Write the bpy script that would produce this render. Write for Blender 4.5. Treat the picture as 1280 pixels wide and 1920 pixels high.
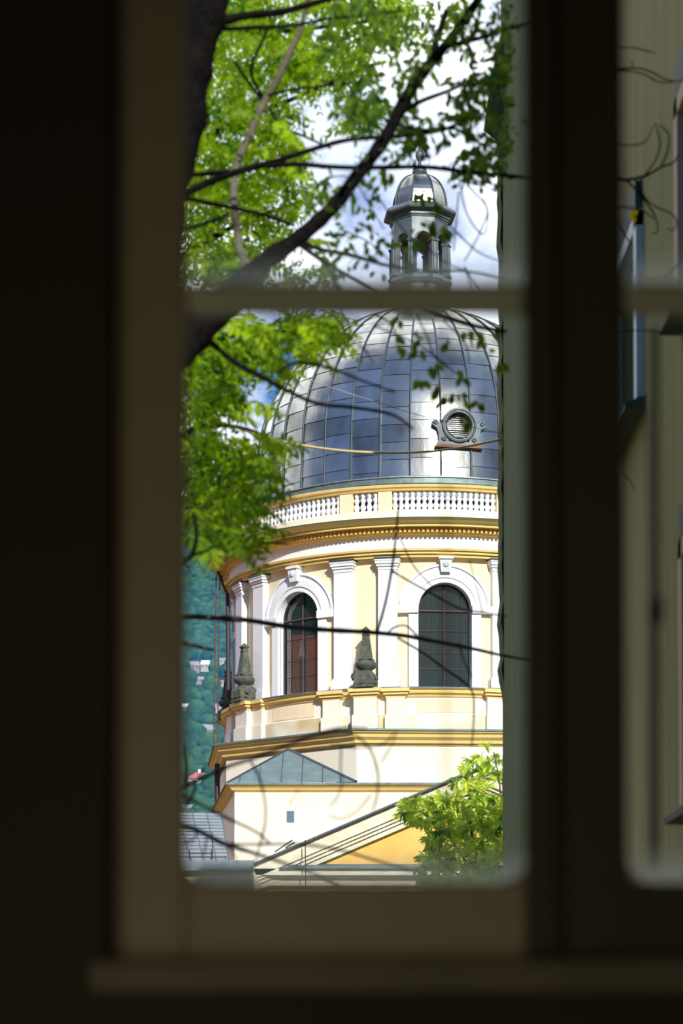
import bpy, math, random
import numpy as np
from mathutils import Vector, Matrix, noise as mn
PI = math.pi
random.seed(7); rng = np.random.default_rng(7)
sc = bpy.context.scene
for o in list(bpy.data.objects): bpy.data.objects.remove(o)
col = sc.collection

# ------------------------------------------------------------------ camera
E = 5.5                                   # eye height above the ground
F, CYP, TILT = 4200.0, 1780.0, math.radians(2.0)
cam = bpy.data.objects.new('camera', bpy.data.cameras.new('camera')); col.objects.link(cam)
cam.location = (0, 0, E); cam.rotation_euler = (PI/2 + TILT, 0, 0)
cam.data.sensor_fit = 'VERTICAL'; cam.data.sensor_height = 36; cam.data.sensor_width = 24
cam.data.lens = F*36/1920; cam.data.shift_y = (CYP-960)/1920
cam.data.clip_end = 6000; cam.data.clip_start = .05
cam.data.dof.use_dof = True; cam.data.dof.focus_distance = 64; cam.data.dof.aperture_fstop = 2.9
sc.camera = cam
def at(px, py, Y):
    u = (px-640)/F; v = (CYP-py)/F
    yw = math.cos(TILT)-v*math.sin(TILT); zw = math.sin(TILT)+v*math.cos(TILT)
    return Vector((u*Y/yw, Y, E + zw*Y/yw))

# ------------------------------------------------------------------ light
sc.view_settings.view_transform = 'Standard'; sc.view_settings.look = 'None'
sc.view_settings.gamma = 1; sc.view_settings.use_curve_mapping = False
sc.view_settings.exposure = 0.62
sc.cycles.use_denoising = True
sc.cycles.max_bounces = 10; sc.cycles.transparent_max_bounces = 16; sc.cycles.caustics_reflective = False
sc.cycles.sample_clamp_indirect = 6
SUN_AZ, SUN_EL, SUN_E = math.radians(15), math.radians(29), 4.0
sd = Vector((math.sin(SUN_AZ)*math.cos(SUN_EL), -math.cos(SUN_AZ)*math.cos(SUN_EL), math.sin(SUN_EL)))
sun = bpy.data.objects.new('sun', bpy.data.lights.new('sun', 'SUN')); col.objects.link(sun)
sun.data.energy = SUN_E; sun.data.angle = math.radians(.55); sun.data.color = (1, .955, .86)
sun.rotation_euler = sd.to_track_quat('Z', 'Y').to_euler()
w = bpy.data.worlds.new('sky'); sc.world = w; w.use_nodes = True
nt = w.node_tree; N = nt.nodes; L = nt.links; N.clear()
def nd(t, **k):
    n = N.new(t)
    for a, b in k.items(): setattr(n, a, b)
    return n
tc = nd('ShaderNodeTexCoord'); sep = nd('ShaderNodeSeparateXYZ'); L.new(tc.outputs['Generated'], sep.inputs[0])
mp = nd('ShaderNodeMapping'); mp.inputs['Scale'].default_value = (1, .6, 1.5); mp.inputs['Location'].default_value = (.13, .4, .05); L.new(tc.outputs['Generated'], mp.inputs[0])
nz = nd('ShaderNodeTexNoise'); nz.inputs['Scale'].default_value = 6.0; nz.inputs['Detail'].default_value = 7; nz.inputs['Roughness'].default_value = .55
L.new(mp.outputs[0], nz.inputs['Vector'])
fr = nd('ShaderNodeMapRange'); fr.inputs[1].default_value = -.55; fr.inputs[2].default_value = .25; fr.inputs[3].default_value = -.25; fr.inputs[4].default_value = .25
L.new(sep.outputs['Y'], fr.inputs[0])
add = nd('ShaderNodeMath', operation='ADD'); L.new(nz.outputs[0], add.inputs[0]); L.new(fr.outputs[0], add.inputs[1])
dp = nd('ShaderNodeMapRange'); dp.inputs[1].default_value = .285; dp.inputs[2].default_value = .36; dp.inputs[3].default_value = -.15; dp.inputs[4].default_value = 0; L.new(sep.outputs['Z'], dp.inputs[0])
add2 = nd('ShaderNodeMath', operation='ADD'); L.new(add.outputs[0], add2.inputs[0]); L.new(dp.outputs[0], add2.inputs[1]); add = add2
cr = nd('ShaderNodeMapRange'); cr.inputs[1].default_value = .57; cr.inputs[2].default_value = .75; L.new(add.outputs[0], cr.inputs[0])
gr = nd('ShaderNodeValToRGB'); gr.color_ramp.elements[0].color = (.10, .23, .48, 1); gr.color_ramp.elements[0].position = 0
gr.color_ramp.elements[1].color = (.045, .15, .45, 1); gr.color_ramp.elements[1].position = .42
L.new(sep.outputs['Z'], gr.inputs[0])
mx = nd('ShaderNodeMix', data_type='RGBA'); L.new(cr.outputs[0], mx.inputs[0]); L.new(gr.outputs[0], mx.inputs[6]); mx.inputs[7].default_value = (1.7, 1.7, 1.76, 1)
bg = nd('ShaderNodeBackground'); L.new(mx.outputs[2], bg.inputs[0]); bg.inputs[1].default_value = 1.0
wo = nd('ShaderNodeOutputWorld'); L.new(bg.outputs[0], wo.inputs[0])
# added unseen fill light that brightens the sashes; the room has no known lamp
lm = bpy.data.objects.new('room_lamp', bpy.data.lights.new('room_lamp', 'AREA')); col.objects.link(lm)
lm.data.shape = 'DISK'; lm.data.size = .7; lm.data.energy = 3.5; lm.data.color = (1, .80, .50)
lm.location = (-.42, 1.0, E-.02); lm.rotation_euler = (Vector((-.3, -1.7, -.05))).to_track_quat('Z', 'Y').to_euler()

# ------------------------------------------------------------------ materials
def mat(name, c, rough=.7, metal=0, spec=.5, noise=0, nscale=4, c2=None, stretch=(1, 1, 1), bump=0, bscale=30, ior=None, attr=None, detail=5):
    m = bpy.data.materials.new(name); m.use_nodes = True; t = m.node_tree; b = t.nodes['Principled BSDF']
    b.inputs['Base Color'].default_value = (*c, 1); b.inputs['Roughness'].default_value = rough; b.inputs['Metallic'].default_value = metal
    b.inputs['Specular IOR Level'].default_value = spec
    if ior: b.inputs['IOR'].default_value = ior
    tcn = t.nodes.new('ShaderNodeTexCoord'); mpn = t.nodes.new('ShaderNodeMapping'); mpn.inputs['Scale'].default_value = stretch
    t.links.new(tcn.outputs['Object'], mpn.inputs[0])
    if c2:
        n = t.nodes.new('ShaderNodeTexNoise'); n.inputs['Scale'].default_value = nscale; n.inputs['Detail'].default_value = detail
        t.links.new(mpn.outputs[0], n.inputs['Vector'])
        r = t.nodes.new('ShaderNodeMapRange'); r.inputs[1].default_value = .5-noise; r.inputs[2].default_value = .5+noise
        t.links.new(n.outputs[0], r.inputs[0])
        fac = r.outputs[0]
        if attr:
            a = t.nodes.new('ShaderNodeAttribute'); a.attribute_name = 'rnd'
            ad = t.nodes.new('ShaderNodeMath'); ad.operation = 'MULTIPLY_ADD'; ad.inputs[1].default_value = attr
            t.links.new(a.outputs['Fac'], ad.inputs[0]); sb = t.nodes.new('ShaderNodeMath'); sb.operation = 'SUBTRACT'; sb.inputs[1].default_value = attr/2; sb.use_clamp = True
            t.links.new(fac, ad.inputs[2]); t.links.new(ad.outputs[0], sb.inputs[0]); fac = sb.outputs[0]
        x = t.nodes.new('ShaderNodeMix'); x.data_type = 'RGBA'; x.inputs[6].default_value = (*c, 1); x.inputs[7].default_value = (*c2, 1)
        t.links.new(fac, x.inputs[0]); t.links.new(x.outputs[2], b.inputs['Base Color'])
    if bump:
        n = t.nodes.new('ShaderNodeTexNoise'); n.inputs['Scale'].default_value = bscale; n.inputs['Detail'].default_value = 5
        t.links.new(mpn.outputs[0], n.inputs['Vector']); bp = t.nodes.new('ShaderNodeBump'); bp.inputs['Strength'].default_value = bump
        bp.inputs['Distance'].default_value = .05
        t.links.new(n.outputs[0], bp.inputs['Height']); t.links.new(bp.outputs[0], b.inputs['Normal'])
    return m
def leafmat(name, c, c2, trans=.5):
    m = bpy.data.materials.new(name); m.use_nodes = True; t = m.node_tree; b = t.nodes['Principled BSDF']
    a = t.nodes.new('ShaderNodeAttribute'); a.attribute_name = 'rnd'
    x = t.nodes.new('ShaderNodeMix'); x.data_type = 'RGBA'; x.inputs[6].default_value = (*c, 1); x.inputs[7].default_value = (*c2, 1)
    t.links.new(a.outputs['Fac'], x.inputs[0]); t.links.new(x.outputs[2], b.inputs['Base Color'])
    b.inputs['Roughness'].default_value = .45; b.inputs['Specular IOR Level'].default_value = .2
    tr = t.nodes.new('ShaderNodeBsdfTranslucent'); t.links.new(x.outputs[2], tr.inputs[0])
    ms = t.nodes.new('ShaderNodeMixShader'); ms.inputs[0].default_value = trans
    t.links.new(b.outputs[0], ms.inputs[1]); t.links.new(tr.outputs[0], ms.inputs[2]); t.links.new(ms.outputs[0], t.nodes['Material Output'].inputs[0])
    return m
M = {}
M['cream'] = mat('cream_plaster', (.87, .73, .51), .85, spec=.2, noise=.3, nscale=1.1, c2=(.85, .68, .46), bump=.05)
M['pale'] = mat('pale_plaster', (.87, .81, .69), .85, spec=.2, noise=.3, nscale=.8, c2=(.84, .74, .59), bump=.05)
M['yellow'] = mat('yellow_paint', (.86, .58, .19), .75, spec=.25, noise=.25, nscale=3, c2=(.88, .64, .27))
M['ochre'] = mat('ochre_paint', (.74, .43, .10), .8, spec=.2, noise=.2, nscale=2.2, c2=(.80, .52, .17))
M['white'] = mat('white_paint', (.88, .87, .90), .7, spec=.25, noise=.25, nscale=5, c2=(.83, .82, .85))
M['weathered'] = mat('weathered_stone_paint', (.80, .75, .62), .8, spec=.2, noise=.2, nscale=3, c2=(.64, .56, .42), stretch=(1, 1, 1.3))
M['stained'] = mat('rain_stained_plaster', (.86, .80, .67), .85, spec=.2, noise=.14, nscale=.9, c2=(.60, .46, .27), detail=2)
M['lead'] = mat('lead_sheet', (.19, .185, .165), .22, metal=.88, noise=.3, nscale=1.6, c2=(.50, .50, .47), stretch=(1, 1, .45), attr=.55, bump=.25, bscale=1.6)
M['leadline'] = mat('lead_seam', (.07, .09, .11), .5, metal=.6)
M['leadlight'] = mat('bright_flashing', (.5, .54, .56), .4, metal=.6, noise=.2, nscale=6, c2=(.25, .3, .33))
M['copper'] = mat('patinated_copper', (.10, .165, .18), .55, metal=.25, noise=.2, nscale=2.5, c2=(.19, .26, .26), stretch=(1, 1, .6))
M['lantern'] = mat('grey_sheet_metal', (.075, .092, .11), .5, metal=.35, noise=.2, nscale=3, c2=(.16, .185, .20), stretch=(1, 1, .5))
M['rust'] = mat('rusty_soffit', (.22, .10, .07), .8)
M['stone'] = mat('dark_weathered_stone', (.05, .06, .05), .85, noise=.15, nscale=6, c2=(.12, .125, .09), bump=.3, bscale=12)
M['cgutter'] = mat('dark_gutter_metal', (.10, .14, .15), .5, metal=.4, noise=.2, nscale=5, c2=(.2, .26, .26))
M['bar'] = mat('dark_red_window_bar', (.10, .04, .045), .6)
M['ironpipe'] = mat('dark_downpipe', (.04, .025, .03), .5)
M['wing'] = mat('grey_green_plaster', (.34, .29, .145), .95, spec=.1, noise=.28, nscale=3.2, c2=(.23, .20, .095), stretch=(1, 1.6, .12), bump=.15, bscale=5)
M['mossy'] = mat('mossy_dark_plaster', (.15, .175, .085), .95, spec=.1, noise=.28, nscale=3, c2=(.09, .11, .05), stretch=(1, 1.6, .2), bump=.2, bscale=5)
M['pinkstone'] = mat('pink_window_surround', (.62, .43, .30), .85, spec=.15)
M['sillmetal'] = mat('grey_green_sill_metal', (.05, .06, .045), .7)
M['wingframe'] = mat('white_window_frame', (.55, .6, .66), .5)
M['brick'] = mat('brick', (.42, .12, .05), .9)
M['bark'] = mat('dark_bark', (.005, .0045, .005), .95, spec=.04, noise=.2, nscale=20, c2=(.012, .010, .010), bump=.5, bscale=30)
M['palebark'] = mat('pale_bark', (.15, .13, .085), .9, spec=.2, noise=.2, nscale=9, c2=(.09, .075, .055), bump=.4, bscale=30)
M['twig'] = mat('twig_bark', (.055, .04, .045), .9, spec=.2, noise=.2, nscale=9, c2=(.10, .075, .07))
M['leafA'] = leafmat('lime_leaf', (.03, .13, .006), (.46, .66, .012), .6)
M['leafB'] = leafmat('dark_green_leaf', (.035, .11, .012), (.18, .29, .02), .5)
M['leafC'] = leafmat('yellow_green_leaf', (.06, .20, .015), (.68, .78, .08), .4)
M['yleaf'] = leafmat('yellow_leaf', (.75, .6, .02), (.75, .6, .02), .4)
M['forest'] = mat('forest_green', (.006, .035, .022), .95, spec=.05, noise=.25, nscale=.35, c2=(.05, .12, .035), attr=.8, bump=1, bscale=.5)
M['sash'] = mat('painted_sash', (.36, .34, .26), .55, spec=.3, noise=.3, nscale=3, c2=(.30, .28, .21))
M['sash_shade'] = mat('shade_toned_sash', (.085, .082, .06), .8, spec=.1, noise=.3, nscale=3, c2=(.065, .062, .045))  # darker sash copy; weaker light towards the mullion is put into its colour
M['muntin'] = mat('pale_green_glazing_bar', (.62, .74, .62), .5, noise=.2, nscale=9, c2=(.55, .6, .5))  # paler, greener tone than the sash frames
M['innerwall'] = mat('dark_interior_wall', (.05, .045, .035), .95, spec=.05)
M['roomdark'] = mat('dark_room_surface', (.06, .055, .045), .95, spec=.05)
M['outerwall'] = mat('outer_render', (.4, .38, .3), .9)
M['rodm'] = mat('dark_iron_rod', (.03, .026, .034), .6)
M['cable'] = mat('yellow_cable', (.85, .60, .28), .5)
M['wire'] = mat('pale_wire', (.5, .47, .42), .5)
M['roofmetal'] = mat('grey_sheet_roof', (.16, .19, .22), .55, metal=.3, noise=.2, nscale=1.5, c2=(.24, .27, .29))
M['redroof'] = mat('red_tile_roof', (.42, .10, .09), .9)
M['greyroof'] = mat('grey_roof', (.26, .25, .28), .9)
M['whiteroof'] = mat('white_sheet_roof', (.8, .82, .84), .6)
M['housewall'] = mat('pale_house_wall', (.42, .41, .39), .9)
M['housepink'] = mat('pink_house_wall', (.30, .19, .22), .9)
M['ground'] = mat('ground_grass', (.08, .11, .05), .95, noise=.3, nscale=.3, c2=(.15, .14, .09))
M['vent'] = mat('blue_grey_louvre', (.12, .20, .32), .5)
M['dimglass'] = mat('dim_house_window', (.03, .04, .06), .2)
# church window glass: dark inside, sky and town mirrored in it
g = mat('church_glass', (.022, .035, .042), .02, spec=1.0, ior=2.0); M['glass'] = g
def clearglass():
    m = bpy.data.materials.new('clear_glass'); m.use_nodes = True; t = m.node_tree; t.nodes.clear()
    out = t.nodes.new('ShaderNodeOutputMaterial'); tr = t.nodes.new('ShaderNodeBsdfTransparent'); tr.inputs[0].default_value = (.95, .965, .955, 1)
    gl = t.nodes.new('ShaderNodeBsdfGlossy'); gl.inputs['Roughness'].default_value = .02
    fz = t.nodes.new('ShaderNodeFresnel'); fz.inputs[0].default_value = 1.45
    ms = t.nodes.new('ShaderNodeMixShader'); t.links.new(fz.outputs[0], ms.inputs[0]); t.links.new(tr.outputs[0], ms.inputs[1]); t.links.new(gl.outputs[0], ms.inputs[2])
    # a film of dust that has settled along the bottom edge of the pane (the 'dust' attribute is 1 at the rim)
    a = t.nodes.new('ShaderNodeAttribute'); a.attribute_name = 'dust'
    tl = t.nodes.new('ShaderNodeBsdfTranslucent'); tl.inputs[0].default_value = (.62, .7, .66, 1)
    m2 = t.nodes.new('ShaderNodeMixShader'); t.links.new(a.outputs['Fac'], m2.inputs[0]); t.links.new(ms.outputs[0], m2.inputs[1]); t.links.new(tl.outputs[0], m2.inputs[2])
    t.links.new(m2.outputs[0], out.inputs[0]); return m
M['clear'] = clearglass()

# ------------------------------------------------------------------ mesh helpers
class MB:
    def __init__(s): s.v = []; s.f = []; s.r = []; s.smooth = []
    def face(s, pts, rnd=0, sm=False):
        k = len(s.v); s.v += [tuple(p) for p in pts]; s.f.append(tuple(range(k, k+len(pts)))); s.r += [rnd]*len(pts); s.smooth.append(sm)
    def grid(s, rows, closed=False, sm=True, rnd=0):
        k = len(s.v); n = len(rows[0])
        for r in rows: s.v += [tuple(p) for p in r]; s.r += [rnd]*n
        for i in range(len(rows)-1):
            for j in range(n if closed else n-1):
                a = k+i*n+j; b = k+i*n+(j+1) % n; s.f.append((a, b, b+n, a+n)); s.smooth.append(sm)
    def hexa(s, p):      # 8 points: bottom 4 (ccw) then top 4
        k = len(s.v); s.v += [tuple(q) for q in p]; s.r += [0]*8
        for q in ((3, 2, 1, 0), (4, 5, 6, 7), (0, 1, 5, 4), (1, 2, 6, 5), (2, 3, 7, 6), (3, 0, 4, 7)): s.f.append(tuple(k+i for i in q)); s.smooth.append(False)
    def box(s, x0, x1, y0, y1, z0, z1):
        s.hexa([(x0, y0, z0), (x1, y0, z0), (x1, y1, z0), (x0, y1, z0), (x0, y0, z1), (x1, y0, z1), (x1, y1, z1), (x0, y1, z1)])
    def obox(s, c, ax, ay, az):
        c = Vector(c); s.hexa([c+i*Vector(ax)+j*Vector(ay)+k*Vector(az) for k in (-1, 1) for (i, j) in ((-1, -1), (1, -1), (1, 1), (-1, 1))])
    def lathe(s, prof, c=(0, 0, 0), n=24, cap=True, sm=True, rot=0, squash=(1, 1)):
        rows = [[(c[0]+r*squash[0]*math.sin(2*PI*i/n+rot), c[1]-r*squash[1]*math.cos(2*PI*i/n+rot), c[2]+z) for i in range(n)] for r, z in prof]
        s.grid(rows, True, sm)
        if cap:
            if prof[0][0] > 1e-4: s.face(list(reversed(rows[0])))
            if prof[-1][0] > 1e-4: s.face(rows[-1])
    def tube(s, pts, rad, n=8, cap=True, rnd=0):
        pts = [Vector(p) for p in pts]
        if not hasattr(rad, '__len__'): rad = [rad]*len(pts)
        rows = []; up = None
        for i, p in enumerate(pts):
            d = (pts[min(i+1, len(pts)-1)]-pts[max(i-1, 0)]).normalized()
            if up is None: up = d.orthogonal().normalized()
            else: up = (up-d*up.dot(d)).normalized()
            b = d.cross(up)
            rows.append([p+rad[i]*(math.cos(2*PI*j/n)*up+math.sin(2*PI*j/n)*b) for j in range(n)])
        s.grid(rows, True, True, rnd)
        if cap: s.face(list(reversed(rows[0])), rnd); s.face(rows[-1], rnd)
    def build(s, name, m, parent=None, label=None, **k):
        me = bpy.data.meshes.new(name); me.from_pydata(s.v, [], s.f); me.materials.append(m)
        me.polygons.foreach_set('use_smooth', s.smooth)
        if any(s.r):
            a = me.attributes.new('rnd', 'FLOAT', 'POINT'); a.data.foreach_set('value', s.r)
        me.update(); o = bpy.data.objects.new(name, me); col.objects.link(o)
        if parent is not None:
            o.parent = parent
        if label: o['label'] = label
        for a, b in k.items(): o[a] = b
        return o
def empty(name, loc, label, cat, group=None, kind=None):
    o = bpy.data.objects.new(name, None); col.objects.link(o); o.location = loc; o.empty_display_size = .1
    o['label'] = label; o['category'] = cat
    if group: o['group'] = group
    if kind: o['kind'] = kind
    return o
def spline(pts, n=6):
    P = [Vector(p) for p in pts]; P = [2*P[0]-P[1]]+P+[2*P[-1]-P[-2]]; out = []
    for i in range(1, len(P)-2):
        for k in range(n):
            t = k/n; a, b, c, d = P[i-1:i+3]
            out.append(.5*((2*b)+(c-a)*t+(2*a-5*b+4*c-d)*t*t+(3*b-a-3*c+d)*t**3))
    out.append(P[-2]); return out

# ------------------------------------------------------------------ the room and its window
WY = 3.0                                 # distance of the sash
def wx(px, Y=WY): return at(px, 1600, Y).x
def wz(py, Y=WY): return at(640, py, Y).z
# openings (px): left pane 350..990, right pane 1170..1560 ; bottom 1652 ; muntin 537..592
zb, zt = wz(1657), wz(-420)
st = dict(kind='structure')
RX0, RX1, RY0, RZ0, RZ1 = -2.2, 2.6, -2.6, 4.0, 7.6
ix0, iz0 = wx(200, 2.86), wz(1868, 2.9)      # inner edge of the wall opening
ox1 = wx(1640)
b = MB()
yi, yo = 2.88, 3.36
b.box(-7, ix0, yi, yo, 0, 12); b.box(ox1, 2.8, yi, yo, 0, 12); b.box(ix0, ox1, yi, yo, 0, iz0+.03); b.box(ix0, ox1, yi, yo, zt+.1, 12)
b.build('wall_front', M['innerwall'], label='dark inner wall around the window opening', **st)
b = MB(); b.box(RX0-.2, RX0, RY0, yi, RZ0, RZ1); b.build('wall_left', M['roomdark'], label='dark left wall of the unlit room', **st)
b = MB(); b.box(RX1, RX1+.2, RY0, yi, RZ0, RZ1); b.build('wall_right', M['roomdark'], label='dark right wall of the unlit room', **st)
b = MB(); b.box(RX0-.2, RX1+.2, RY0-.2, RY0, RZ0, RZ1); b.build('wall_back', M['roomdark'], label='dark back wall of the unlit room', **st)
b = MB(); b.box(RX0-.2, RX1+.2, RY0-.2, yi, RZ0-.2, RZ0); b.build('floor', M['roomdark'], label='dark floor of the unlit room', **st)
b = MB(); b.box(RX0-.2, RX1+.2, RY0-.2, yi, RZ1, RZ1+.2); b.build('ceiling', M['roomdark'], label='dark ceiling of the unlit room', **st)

def bevel(o, wd=.004, seg=2):
    m = o.modifiers.new('bevel', 'BEVEL'); m.width = wd; m.segments = seg; m.limit_method = 'ANGLE'; return o
def pane(name, x0, x1, z0, z1, y, root, dust_top=False):
    b = MB(); b.box(x0, x1, y-.002, y+.002, z0, z1)
    # finer grid so the dust film can fade along the rim
    nx, nz = 14, 40
    rows = [[(x0+(x1-x0)*i/nx, y, z0+(z1-z0)*j/nz) for i in range(nx+1)] for j in range(nz+1)]
    b = MB(); b.grid(rows, False, False); o = b.build(name, M['clear'], root)
    dv = []
    for v in o.data.vertices:
        d = v.co.z-z0; k = max(0, 1-d/.06)**1.5*.62
        k *= .75+.5*mn.noise(Vector((v.co.x*18, v.co.z*30, 3)))
        dv.append(min(1, max(0, k)))
    a = o.data.attributes.new('dust', 'FLOAT', 'POINT'); a.data.foreach_set('value', dv)
    o.modifiers.new('thickness', 'SOLIDIFY').thickness = .003
    return o
def sash(idx, xl0, xl1, xr0, xr1, label, y0=2.97, y1=3.02):
    root = empty('window_%d' % idx, (0, 0, 0), label, 'window', kind='structure')
    zb0, zb1 = wz(1806), zb
    b = MB()
    b.box(xl0, xl1, y0, y1, zb0, zt+.08)
    b2 = MB(); b2.box(xr0, xr1, y0, y1, zb0, zt+.08); bevel(b2.build('closing_stile', M['sash_shade'], root), .006)
    b.box(xl1, xr0, y0, y1, zb0, zb1); b.box(xl1, xr0, y0, y1, zt, zt+.08)
    bevel(b.build('sash_frame', M['sash'] if idx == 1 else M['sash_shade'], root), .006)
    # glazing bead with rounded lower corners
    b = MB(); r = .036
    for sx, X in ((1, xl1), (-1, xr0)):
        arc = [(X+sx*(r-r*math.sin(t)), zb1+(r-r*math.cos(t))) for t in [PI/2*i/6 for i in range(7)]]
        for i in range(6):
            a, c = arc[i], arc[i+1]
            b.hexa([(X-sx*.001, y0+.01, zb1-.001), (a[0], y0+.01, a[1]), (a[0], y1-.01, a[1]), (X-sx*.001, y1-.01, zb1-.001),
                    (X-sx*.001, y0+.01, zb1), (c[0], y0+.01, c[1]), (c[0], y1-.01, c[1]), (X-sx*.001, y1-.01, zb1)])
    b.build('corner_bead', M['sash'], root)
    b = MB(); b.box(xl1, xr0, y0+.006, y1-.006, wz(591), wz(538)); bevel(b.build('muntin', M['muntin'], root), .008)
    pane('glass_pane', xl1-.004, xr0+.004, zb1-.004, wz(591)+.004, (y0+y1)/2, root)
    pane('glass_pane', xl1-.004, xr0+.004, wz(538)-.004, zt+.004, (y0+y1)/2, root)
    return root
w1 = sash(1, wx(210), wx(349), wx(984), wx(1043), 'left window sash framing the dome, with one glazing bar')
w2 = sash(2, wx(1056), wx(1172), wx(1520), wx(1630), 'right window sash showing the shaded grey-green wall')
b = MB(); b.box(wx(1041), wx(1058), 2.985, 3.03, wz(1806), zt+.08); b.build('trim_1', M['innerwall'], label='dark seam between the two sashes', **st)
# fixed outer frame and inner sill
b = MB(); b.box(ix0-.02, wx(211), 3.0, 3.08, iz0, zt+.12); b.box(ix0, ox1, 3.0, 3.08, iz0, wz(1804)); b.box(wx(1628), ox1+.02, 3.0, 3.08, iz0, zt+.12)
b.build('trim_2', M['innerwall'], label='dark fixed frame behind the sashes', **st)
b = MB(); b.box(wx(168, 2.86), ox1, 2.84, 3.0, wz(1864, 2.86), wz(1800, 2.86))
bevel(b.build('trim_3', mat('sill_paint', (.13, .12, .09), .6, noise=.3, nscale=9, c2=(.085, .08, .06)), label='narrow painted ledge under the window sashes', **st), .006)
# thin iron rods outside the panes
def rod(px, Y, r, y0p, y1p, root, nm='window_bar'):
    b = MB(); b.tube([at(px, y0p, Y), at(px, y1p, Y)], r, 8); return b.build(nm, M['rodm'], root)
rod(836, 3.12, .0024, 600, 1662, w1)
r2 = rod(1226, 3.6, .0075, 612, 1632, w2)
b = MB(); p = at(1228, 1142, 3.6); b.lathe([(.004, -.032), (.011, -.02), (.013, 0), (.011, .02), (.004, .032)], p, 12); b.build('bar_knob', M['rodm'], w2)

# ------------------------------------------------------------------ the plastered wing on the right
WX = 2.0
def wyp(px): return WX*F/(px-640)*(1-.001)
def wingp(px, py):
    Y = wyp(px); return Vector((WX, Y, at(px, py, Y).z))
wing = empty('plastered_building', (WX, 3.4, 0), 'tall shaded grey-green plastered building running along the right side', 'building')
def L_(p, r): return Vector(p)-r.location
Y1 = wyp(943); ZT = at(640, -40, Y1).z+.1; ZN = at(640, -60, WX*F/530).z; YS = WX*F/440
# face with window openings (Y ranges, z ranges)
zwt, zws = at(640, 245, wyp(1268)).z, at(640, 640, wyp(1262)).z
lz1, lz0 = at(640, 1040, wyp(1275)).z, at(640, 1522, wyp(1275)).z
yA, yB, yC = (WX-.05)*F/557+.1, (WX-.05)*F/632-.1, (WX-.05)*F/636-.1
opens = [(yA, yA+.95, zws, zwt), (yB-.95, yB, zws, zwt), (yC-.95, yC, lz0, lz1), (yB-3.6, yB-2.65, zws, zwt), (yC-3.6, yC-2.65, lz0, lz1)]
b = MB(); bmo = MB()
ys = sorted({3.4, YS, Y1} | {o_[0] for o_ in opens} | {o_[1] for o_ in opens}); zs = sorted({0, ZN, ZT} | {o_[2] for o_ in opens} | {o_[3] for o_ in opens})
for i in range(len(ys)-1):
    for j in range(len(zs)-1):
        my, mz = (ys[i]+ys[i+1])/2, (zs[j]+zs[j+1])/2
        if my < YS and mz > ZN: continue
        if any(o_[0] < my < o_[1] and o_[2] < mz < o_[3] for o_ in opens): continue
        (b if my < YS else bmo).face([L_(q, wing) for q in ((WX, ys[i+1], zs[j]), (WX, ys[i], zs[j]), (WX, ys[i], zs[j+1]), (WX, ys[i+1], zs[j+1]))])
for (a, c, z0, z1) in opens:
    for q in ([(WX, a, z0), (WX+.3, a, z0), (WX+.3, a, z1), (WX, a, z1)], [(WX, c, z1), (WX+.3, c, z1), (WX+.3, c, z0), (WX, c, z0)],
              [(WX, a, z1), (WX+.3, a, z1), (WX+.3, c, z1), (WX, c, z1)], [(WX, c, z0), (WX+.3, c, z0), (WX+.3, a, z0), (WX, a, z0)]):
        b.face([L_(p, wing) for p in q])
for q in ([(WX, Y1, 0), (WX+9, Y1, 0), (WX+9, Y1, ZN), (WX, Y1, ZN)], [(WX+9, 3.4, 0), (WX+9, Y1, 0), (WX+9, Y1, ZN), (WX+9, 3.4, ZN)], [(WX+1, YS, ZN), (WX+1, Y1, ZN), (WX+1, Y1, ZT), (WX+1, YS, ZT)],
          [(WX, 3.4, ZN), (WX+9, 3.4, ZN), (WX+9, YS, ZN), (WX, YS, ZN)], [(WX, YS, ZN), (WX+1, YS, ZN), (WX+1, YS, ZT), (WX, YS, ZT)], [(WX, YS, ZT), (WX+1, YS, ZT), (WX+1, Y1, ZT), (WX, Y1, ZT)], [(WX+1, YS, ZN), (WX+9, YS, ZN), (WX+9, Y1, ZN), (WX+1, Y1, ZN)], [(WX+1, Y1, ZN), (WX, Y1, ZN), (WX, Y1, ZT), (WX+1, Y1, ZT)], [(WX, 3.4, 0), (WX+9, 3.4, 0), (WX+9, 3.4, ZN), (WX, 3.4, ZN)]):
    b.face([L_(p, wing) for p in q])
b.build('wall', M['wing'], wing); bmo.build('mossy_wall', M['mossy'], wing, 'darker mossy far stretch of the wall')
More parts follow.
